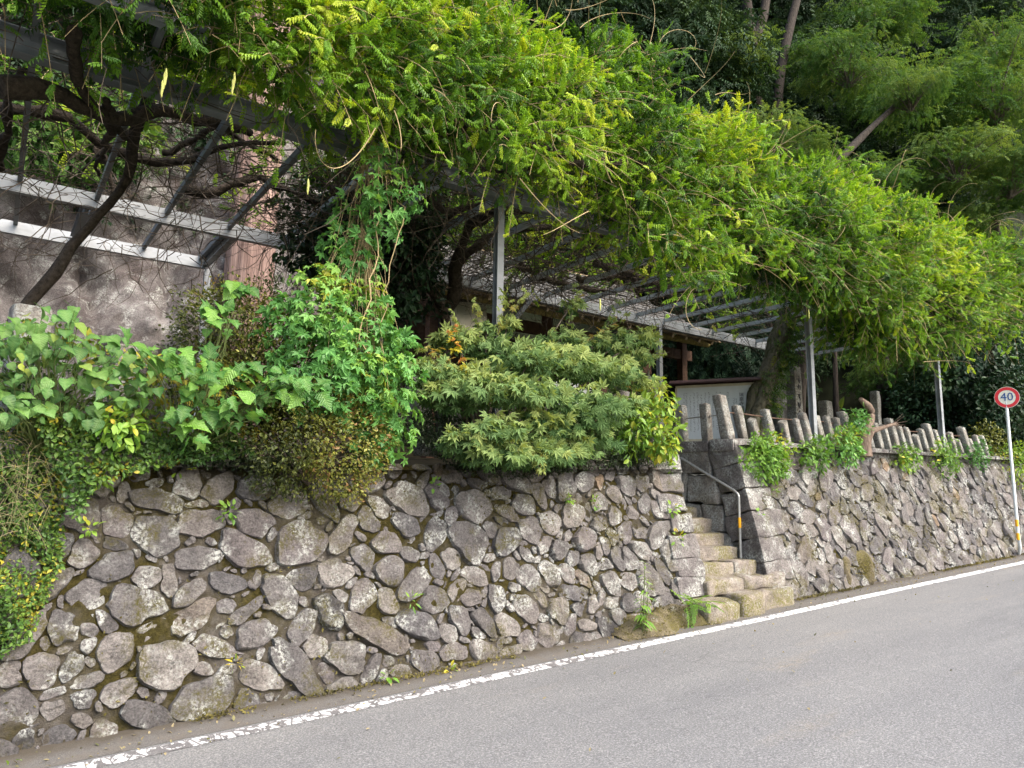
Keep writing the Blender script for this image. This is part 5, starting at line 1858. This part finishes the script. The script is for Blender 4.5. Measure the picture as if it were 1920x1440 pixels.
for k, (a, b, sp_, N, lab) in enumerate([(437, 1245, .05, 14, 'rosette of long leaves on the lower wall, nearest the road corner'), (762, 1127, .045, 12, 'bright rosette on the dark boulder in the middle of the long wall'), (427, 962, .06, 22, 'pale trailing weed between boulders below the mulberry'), (805, 912, .05, 10, 'tiny green sprout under the dark ground cover'), (1057, 935, .06, 12, 'yellowish sprout below the right edge of the maple'), (1103, 946, .06, 12, 'sprout with one yellow leaf right of the yellowish sprout'), (165, 995, .06, 16, 'little weed beside the creeper curtain'), (720, 1268, .035, 9, 'small weed at the foot of the wall near the white line'), (835, 1258, .05, 12, 'low weed at the wall foot below the long dark stone'), (1247, 880, .05, 14, 'fresh green sprout on top of the corner blocks'), (1250, 955, .08, 22, 'yellow-green weeds in a joint of the corner blocks'), (1262, 1010, .08, 16, 'thin weeds lower on the corner blocks'), (1412, 966, .05, 10, 'small weed on the block beside the handrail'), (1440, 925, .05, 12, 'small fern under the biggest herb tuft'), (185, 905, .07, 18, 'small-leaved weed left of the upper boulders'), (330, 1060 - 180, .07, 16, 'trailing weed under the wall top creeper'), (38, 1420, .07, 10, 'broad-leaved weed on the road shoulder at the near end')]):
    c = atW(a, b) + np.array((0, -.10, .02))
    if b > 1400:
        c = np.array((.25, 5.62, .03))
    weed(lab, c, sp_, N, .06, LONG if k in (0, 1, 13) else OVAL, 650 + k)
r = np.random.default_rng(57)
fk = r.integers(0, len(FOOT), 900)
bk = r.normal(0, 1, (400, 3)) * (.22, .02, .09) + (bo_ + (0, -.10, .06))
Pf = np.concatenate((FOOT[fk] + r.normal(0, .02, (900, 3)), bk))
tag(leaves(Geo(), TINY + [LONG[1]], Pf, norm(np.tile((0, -.6, .8), (len(Pf), 1)) + r.normal(0, .4, Pf.shape)), .03, 58, .55, .35, .2, .4, .8, 4).obj('moss', M['moss'], kind='stuff'), 'moss and fine grass on the footing and the mossy boulder', 'moss')
# tall weed on the mossy footing
tw0 = atY(1207, 1178, 5.55)
wt = thing('tall_weed', 'tall stalk of narrow leaves growing on the mossy footing left of the stairs', 'weed', tw0)
st, g = Geo(), Geo()
for k, (dx, h) in enumerate(((0, .70), (.04, .5), (-.06, .35))):
    q = wobble(tw0 + (dx * .5, 0, -.05), tw0 + (dx, -.03, h), 8, .01, 40 + k)
    tubeg(st, q, np.linspace(.007, .003, 8), 5)
    N = int(h * 34)
    s = np.linspace(.12, 1, N)
    P = np.stack([np.interp(s, np.linspace(0, 1, 8), q[:, i]) for i in range(3)], 1)
    a = np.arange(N) * 2.4
    D = np.stack((np.cos(a), np.sin(a), .35 - .6 * (1 - s)), 1)
    place(g, LONG[1], P, D, np.tile((0, 0, 1.), (N, 1)) + .2 * D, .16 * (1.05 - .6 * s), np.clip(.35 + .4 * s, 0, .85))
g.obj('foliage', M['herb'], wt, False, tw0)
st.obj('stalk', M['stem'], wt, True, tw0)
fern = thing('fern', 'bright fern at the foot of the corner blocks beside the first step', 'fern', atY(1300, 1128, 5.6))
P = np.tile(atY(1302, 1135, 5.62), (22, 1)) + np.random.default_rng(6).normal(0, .05, (22, 3)) * (2.5, .6, .4)
place(Geo(), pinnate(10, .17, .06, .4, 9, .1), P, norm(np.random.default_rng(7).normal(0, .6, (22, 3)) + (0, -.4, .3)), np.tile((0, -.2, 1.), (22, 1)), np.full(22, .26), np.linspace(.4, .8, 22)).obj('fronds', M['herb'], fern, False, atY(1300, 1128, 5.6))
# moss and litter along the wall foot and in the joints
r = np.random.default_rng(50)
N = 9500
u = r.uniform(-.5, 18, N)
foot_m = r.random(N) < .45
v = np.where(foot_m, 0, r.uniform(.02, 1.75, N))
clump = noise3(np.stack((u, v, 0 * u), -1), 51, 3.2, 3)
ok = np.where(foot_m, clump > -.1, clump > .25) & ~((u > 6.8) & (u < 8.9))
u, v, foot_m = u[ok], v[ok], foot_m[ok]
P = wall_pt(u, v, np.where(foot_m, .03 + r.random(len(u)) * .10, .02 + .015 * r.random(len(u))))
P[foot_m, 2] = zr(P[foot_m, 0]) + .03
tag(leaves(Geo(), TINY, P, norm(np.tile((0, -.7, .7), (len(P), 1)) + r.normal(0, .4, P.shape)), .03, 52, .5, .3, 0, .4, .8, 4).obj('moss_and_litter', M['moss'], kind='stuff'), 'small moss tufts and leaf litter in the joints and along the foot of both walls', 'moss')

r = np.random.default_rng(53)
N = 1000
u = r.uniform(-.5, 18, N)
P = np.stack((u, 5.72 - np.abs(r.normal(0, .16, N)) - (r.random(N) < .08) * r.uniform(0, 2.5, N), zr(u) + .012), 1)
tag(leaves(Geo(), OVAL, P, norm(r.normal(0, 1, (N, 3)) * (1, 1, .05)), .035, 54, .6, .5, 0, 3., .0, 4).obj('leaf_litter', M['drygrass'], kind='stuff'), 'dry fallen leaves scattered along the road edge', 'leaf litter')

# ------------------------------------------------------------------ dark shrubs and trees behind
def spray_crown(N, rad, seed, mat, tpls=SPRAY, size=.3, t0=.45, tv=.22, shell=.6, name='crown', droop=-.25):
    P, n = cloud(N, (0, 0, 0), rad, seed, shell)
    return leaves(Geo(), tpls, P, n, size, seed + 1, t0, tv, droop, .8, .7, 1.2).mesh(name, mat)


def pad_crown(npads, rad, seed, mat, size=.22, per=70, t0=.5):
    """A maple-like crown: flat leaf pads in storeys."""
    r = np.random.default_rng(seed)
    g, st = Geo(), Geo()
    q = norm(r.normal(size=(npads, 3))) * (r.random((npads, 1)) ** .4)
    C = q * np.asarray(rad)
    for c in C:
        rp = r.uniform(.6, 1.7)
        a = r.uniform(0, 6.28, per)
        rr = rp * np.sqrt(r.random(per))
        out = np.stack((np.cos(a), np.sin(a), 0 * a), 1)
        P = c + out * rr[:, None] + np.stack((0 * a, 0 * a, r.normal(0, .09, per) - .14 * rr ** 2), 1)
        D = norm(out + r.normal(0, .5, (per, 3)) + (0, 0, -.4))
        U = norm(r.normal(0, .25, (per, 3)) + (0, 0, 1))
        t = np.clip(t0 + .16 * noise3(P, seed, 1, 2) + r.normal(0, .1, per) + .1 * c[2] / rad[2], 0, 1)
        place(g, SPRAY[seed % 2], P, D, U, size * r.uniform(.7, 1.2, per), t)
        tubeg(st, smooth_path([np.array((0, 0, -rad[2] * .8)) + c * .05, c * .5 + (0, 0, -rad[2] * .15), c], 7), np.linspace(.05, .012, 7), 5)
    return g.mesh('crown', mat), st.mesh('limbs', M['bark'], True)


EV = [spray_crown(3800, (2.6, 2.6, 3.2), 800 + k, M['evergreen'], size=.42, shell=.75) for k in range(3)]
LAU = [spray_crown(5200, (1.5, 1.3, 1.5), 810 + k, M['camellia'], tpls=OVAL, size=.15, shell=.8, t0=.5) for k in range(2)]
MPC = [pad_crown(40, (3.0, 2.6, 1.9), 820 + k, M['maple_wild'], .40, 46, .5 + .1 * k) for k in range(3)]


def tree(label, base, trunk_pts, r0, crowns, group, name='tree', bark='bark_forest'):
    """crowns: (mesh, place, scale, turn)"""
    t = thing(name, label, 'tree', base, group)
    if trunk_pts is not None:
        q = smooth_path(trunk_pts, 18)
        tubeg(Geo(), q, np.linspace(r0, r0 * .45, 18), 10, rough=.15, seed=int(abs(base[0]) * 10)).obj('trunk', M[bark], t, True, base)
    for me, c, s_, a in crowns:
        for k, m_ in enumerate(me if isinstance(me, tuple) else (me,)):
            o = bpy.data.objects.new('crown' if k == 0 else 'limbs', m_)
            link(o, c, t)
            o.scale = (s_, s_, s_)
            o.rotation_euler = (0, 0, a)
    return t


def hz(X, Y):
    return float(terr(np.array(X), np.array(Y)))


DARK = 'dark evergreens of the hillside wood'
WILD = 'wild maples on the edge of the wood'
# twin-stemmed tree top right of the pergola
b_ = atY(1420, 190, 14)
base = np.array((b_[0], 14, hz(b_[0], 14)))
t = tree('tall mossy tree with a forked pale trunk above the wisteria', base, [base, atY(1418, 175, 14), atY(1413, 90, 14), atY(1395, -20, 14), atY(1385, -120, 14)], .34, [(EV[0], atY(1330, -260, 17), 1.2, 1)], DARK)
q = smooth_path([atY(1415, 80, 14), atY(1432, 30, 14), atY(1450, -80, 14)], 10)
tubeg(Geo(), q, np.linspace(.22, .12, 10), 9, rough=.15).obj('trunk', M['bark_forest'], t, True, base)
b_ = atY(1455, 180, 13.7)
base = np.array((b_[0] - .2, 13.7, hz(b_[0], 13.7)))
tree('reddish brown trunk leaning right beside the forked pale trunk', base, [base, atY(1455, 175, 13.7), atY(1470, 90, 13.7), atY(1500, -20, 13.7), atY(1530, -120, 13.7)], .30, [(EV[1], atY(1600, -220, 16), 1.2, 2)], DARK)
# leaning maple with its long diagonal trunk
b_ = atY(1500, 400, 10.8)
base = np.array((b_[0] - .8, 10.8, hz(b_[0], 10.8)))
tree('wild maple with a long diagonal trunk reaching right over the wisteria', base, [base, atY(1530, 350, 9.3), atY(1600, 270, 9.1), atY(1660, 215, 8.9), atY(1700, 180, 8.8)], .16,
     [(MPC[0], atY(1720, 180, 11.0), .85, .3), (MPC[1], atY(1590, 120, 11.5), .55, 1.4), (MPC[2], atY(1790, 290, 9.6), .62, 2.2), (MPC[1], atY(1705, 175, 8.5), .36, 4.0), (MPC[0], atY(1640, 330, 8.8), .30, 1.0)], WILD, 'maple_tree')
b_ = atY(1860, 420, 9.0)
base = np.array((b_[0] + 2, 9.5, hz(b_[0] + 2, 9.5)))
tree('pale wild maple hanging over the road end above the speed sign', base, [base, base + (-.3, 0, 4), atY(1880, 200, 9.2), atY(1860, 60, 9)], .16,
     [(MPC[1], atY(1860, 170, 9.2), .85, .9), (MPC[0], atY(1890, 330, 8.6), .50, 2.9)], WILD, 'maple_tree')
b_ = atY(1440, 260, 12)
base = np.array((b_[0] - .5, 12, hz(b_[0], 12)))
tree('low layered wild maple just behind the crest of the wisteria', base, [base, base + (.2, 0, 3), atY(1420, 250, 12)], .13, [(MPC[2], atY(1440, 270, 12), .52, .4), (MPC[0], atY(1530, 110, 13), .40, 1.9)], WILD, 'maple_tree')
b_ = atY(1640, 420, 11)
base = np.array((b_[0], 11, hz(b_[0], 11)))
tree('drooping dark maple between the leaning trunk and the pergola end', base, [base, base + (.2, 0, 3), atY(1640, 420, 11)], .12, [(MPC[1], atY(1650, 430, 11), .55, 2.6)], WILD, 'maple_tree')
b_ = atY(1640, 690, 11)
base = np.array((b_[0], 11, hz(b_[0], 11)))
tree('small maple in the shade behind the stone posts and pillars', base, [base, base + (.2, 0, 1), atY(1640, 690, 11)], .10, [(MPC[0], atY(1660, 690, 10.8), .42, 3.6)], WILD, 'maple_tree')
for a, b, Yp, s_, me, lab in ((1500, 330, 12.5, .62, 0, 'layered wild maple filling the gap left of the leaning trunk'), (1790, 430, 10.6, .62, 2, 'wild maple with flat sprays over the far pergola post'), (1880, 90, 10.5, .75, 1, 'wild maple with grey-green sprays at the upper corner over the road'), (1340, 120, 14.5, .6, 2, 'small wild maple left of the forked pale trunk'), (1640, 40, 13.5, .75, 0, 'wild maple at the very top between the trunks and the upper corner'), (1560, 520, 11.5, .5, 1, 'shaded wild maple hanging behind the wisteria crest')):
    c = atY(a, b, Yp)
    base = np.array((c[0] + .5, Yp + .4, hz(c[0] + .5, Yp + .4)))
    tree(lab, base, [base, (base + c) / 2, c], .10, [((MPC[me]), c, s_, a * .1)], WILD, 'maple_tree')
# evergreens filling the slope
spots = [(1400, -40, 18, 1.15, 'evergreen high behind the fork of the pale trunk'), (1500, 10, 17.5, 1.1, 'evergreen behind the reddish trunk'), (1700, -60, 18, 1.2, 'evergreen on the crest behind the leaning maple'), (1830, -80, 16, 1.1, 'evergreen on the crest over the pale maple'), (1900, 280, 14.5, 1.0, 'evergreen in the gap beyond the pale maple'), (1080, -30, 17, 1.1, 'evergreen above the cliff right of the cedar'), (1180, 60, 15.5, 1.0, 'dense evergreen above the cliff behind the highest wisteria shoots'), (1290, 190, 15.5, .95, 'evergreen left of the forked trunk'), (1545, 200, 15, .95, 'evergreen right of the forked trunk'), (1330, 420, 14.5, .9, 'evergreen low behind the middle of the pergola'),
         (1600, 60, 17, 1.1, 'evergreen behind the top of the leaning maple'), (1760, 60, 15, 1.0, 'evergreen high behind the right hand maples'), (1880, 40, 13, .9, 'evergreen at the top corner over the speed sign'), (1560, 400, 14, .9, 'evergreen behind the foot of the leaning maple'),
         (1700, 330, 13.5, .9, 'evergreen behind the layered sprays of the maples'), (1830, 330, 12.5, .8, 'evergreen behind the pergola end'), (1905, 480, 11.5, .7, 'evergreen beside the road end above the hedge'), (1760, 520, 12, .7, 'evergreen behind the last pergola post'),
         (1500, 560, 13, .8, 'evergreen in deep shade behind the wisteria trunk'), (1380, 640, 13.5, .8, 'evergreen in deep shade behind the information board'), (1620, 600, 13, .8, 'evergreen in deep shade behind the stump'),
         (60, 250, 15.5, .9, 'evergreen at the cliff top on the near side'), (250, 120, 16, 1.0, 'evergreen over the cliff behind the twisted limbs'), (620, 60, 16, 1.0, 'evergreen behind the cedar trunk'), (900, 20, 16, 1.0, 'evergreen behind the crest of the near wisteria')]
for k, (a, b, Yp, s_, lab) in enumerate(spots):
    c = atY(a, b, Yp)
    base = np.array((c[0], Yp + .3, hz(c[0], Yp + .3)))
    if base[2] > c[2] - .5:
        c = c + (0, 0, .3)
        base[2] = min(base[2], c[2] - .4)
    tree(lab, base, [base, (base + c) / 2 + (.15, 0, 0), c + (0, 0, 1.2)], .18, [(EV[k % 3], c, s_, k * 1.3)], DARK, 'evergreen_tree')
# big crowns overhead that close the wood (their lower edge shows at the top of the picture)
for k, (x, y, z_, lab) in enumerate([(6, 15, 13, 'tall evergreen whose dark crown closes the wood above the cliff'), (12, 17, 15, 'tall evergreen high on the slope above the forked trunk'), (18, 17, 16, 'tall evergreen high on the slope above the leaning maple'), (25, 17, 16, 'tall evergreen on the spur above the road end'), (31, 14, 13, 'tall evergreen farthest along the road'), (0, 15, 12, 'tall evergreen above the near end of the cliff')]):
    base = np.array((x, y + 1., hz(x, y + 1.)))
    tree(lab, base, [base, (x, y + .5, z_ - 1), (x, y, z_ + 1)], .3, [(EV[k % 3], (x, y, z_), 1.35, k), (EV[(k + 1) % 3], (x + 2.2, y + 1, z_ - 2.6), 1.1, k + 2)], DARK, 'evergreen_tree')
# laurel hedge by the road end, the dark camellia behind the hop vine
for k, (a, b, Yp, s_, lab) in enumerate([(1810, 690, 8.6, .95, 'dark laurel bush behind the last stone posts'), (1890, 650, 8.2, .95, 'dark laurel bush behind the speed sign disc'), (1890, 770, 7.6, .8, 'dark laurel bush low behind the sign pole'), (1750, 760, 9.5, .8, 'dark laurel bush behind the far pergola post')]):
    c = atY(a, b, Yp)
    base = np.array((c[0], Yp + .2, hz(c[0], Yp + .2)))
    t = thing('laurel_bush', lab, 'bush', base, 'laurels by the road end')
    for me in (LAU[k % 2],):
        o = bpy.data.objects.new('foliage', me)
        link(o, c, t)
        o.scale = (s_, s_, s_)
        o.rotation_euler = (0, 0, k * 2.)
    tubeg(Geo(), [base - (0, 0, .1), (base + c) / 2, c], [.05, .04, .02], 6).obj('stem', M['bark'], t, True, base)
c = atY(650, 460, 8.3)
cm = thing('camellia_tree', 'dark glossy camellia standing in the shade behind the hop vine', 'tree', (4.9, 8.4, 2.2))
for me, c, s_, a in ((LAU[0], atY(650, 450, 8.6), .55, 0), (LAU[1], atY(720, 470, 8.3), .62, 1), (LAU[0], atY(740, 400, 8.4), .5, 2), (LAU[1], atY(690, 400, 8.8), .4, 3)):
    o = bpy.data.objects.new('crown', me)
    link(o, c, cm)
    o.scale = (s_, s_, s_)
    o.rotation_euler = (0, 0, a)
q = smooth_path([(*atY(835, 650, 8.3)[:2], 2.2), atY(838, 650, 8.3), atY(845, 590, 8.3), atY(790, 520, 8.3), atY(700, 450, 8.4)], 16)
tubeg(Geo(), q, np.linspace(.12, .05, 16), 9, rough=.25, seed=3).obj('trunk', M['bark_dark'], cm, True, q[0])
# bush at the end of the right wall
for k, (a, b, Yp, rp, lab, mt) in enumerate([(1860, 850, 6.6, 45, 'brownish green bush at the end of the stone post row', 'azalea'), (1905, 880, 6.2, 40, 'yellow-green bush behind the sign pole foot', 'bush')]):
    c = atY(a, b, Yp)
    t = thing('roadside_bush', lab, 'bush', c)
    rr = rp * np.linalg.norm(c) / FPX
    P, n = cloud(1500, c, (rr, .4, rr), 900 + k, .7)
    leaves(Geo(), [TINY[0]] + OVAL, P, n, .07, 905 + k, .5, .3, -.2).obj('foliage', M[mt], t, False, c)
# undergrowth on the slope and the cliff
r = np.random.default_rng(70)
N = 26000
x = r.uniform(-4, 40, N)
y = r.uniform(9.5, 26, N)
zc_ = terr(x, y)
P = np.stack((x, y, zc_ + r.exponential(.22, N)), 1)
ok = (noise3(P, 71, .9, 3) > -.25) & ~((y < 14.5) & (x < 14)) & ((y > 13) | (x > 13))
P = P[ok]
tag(leaves(Geo(), OVAL + SPRAY, P, norm(np.tile((0, -.5, .8), (len(P), 1)) + r.normal(0, .4, P.shape)), .30, 72, .4, .3, -.2, .6, .7, .8).obj('undergrowth', M['under'], kind='stuff'), 'dark undergrowth of ferns and saplings covering the wooded slope', 'undergrowth')
ci = r.integers(0, 110 * 90, 9000)
P = Pc.reshape(-1, 3)[ci] + r.normal(0, .05, (9000, 3)) + (0, -.05, 0)
hgt = P[:, 2]
ok = (noise3(P, 73, 1.3, 3) > np.where(hgt > 7.2, -.5, np.where(hgt < 3.4, .2, .45))) & ~((P[:, 0] > .9) & (P[:, 0] < 2.4) & (hgt > 3.6) & (hgt < 6.4))
P = P[ok]
tag(leaves(Geo(), OVAL + SPRAY, P, norm(np.tile((0, -.8, .3), (len(P), 1)) + r.normal(0, .4, P.shape)), .14, 74, .45, .35, -.5, .4, .7, 1).obj('cliff_creeper', M['under'], kind='stuff'), 'ivy and ferns hanging in patches on the rock cliff', 'ivy')
# bright shrubs on the slope seen through the twisted limbs
for k, (a, b, Yp, rp, lab) in enumerate([(60, 245, 12.2, 90, 'light green shrub seen through the twisted limbs at the near end'), (190, 250, 12.4, 80, 'light green shrub between the two pergola beams left of the cedar')]):
    c = atY(a, b, Yp)
    t = thing('slope_shrub', lab, 'shrub', c, 'shrubs on the cliff ledge')
    rr = rp * np.linalg.norm(c) / FPX
    P, n = cloud(900, c, (rr, .4, rr * .7), 920 + k, .7)
    leaves(Geo(), OVAL + SPRAY, P, n, .17, 925 + k, .6, .3, -.3).obj('foliage', M['maple_wild'], t, False, c)
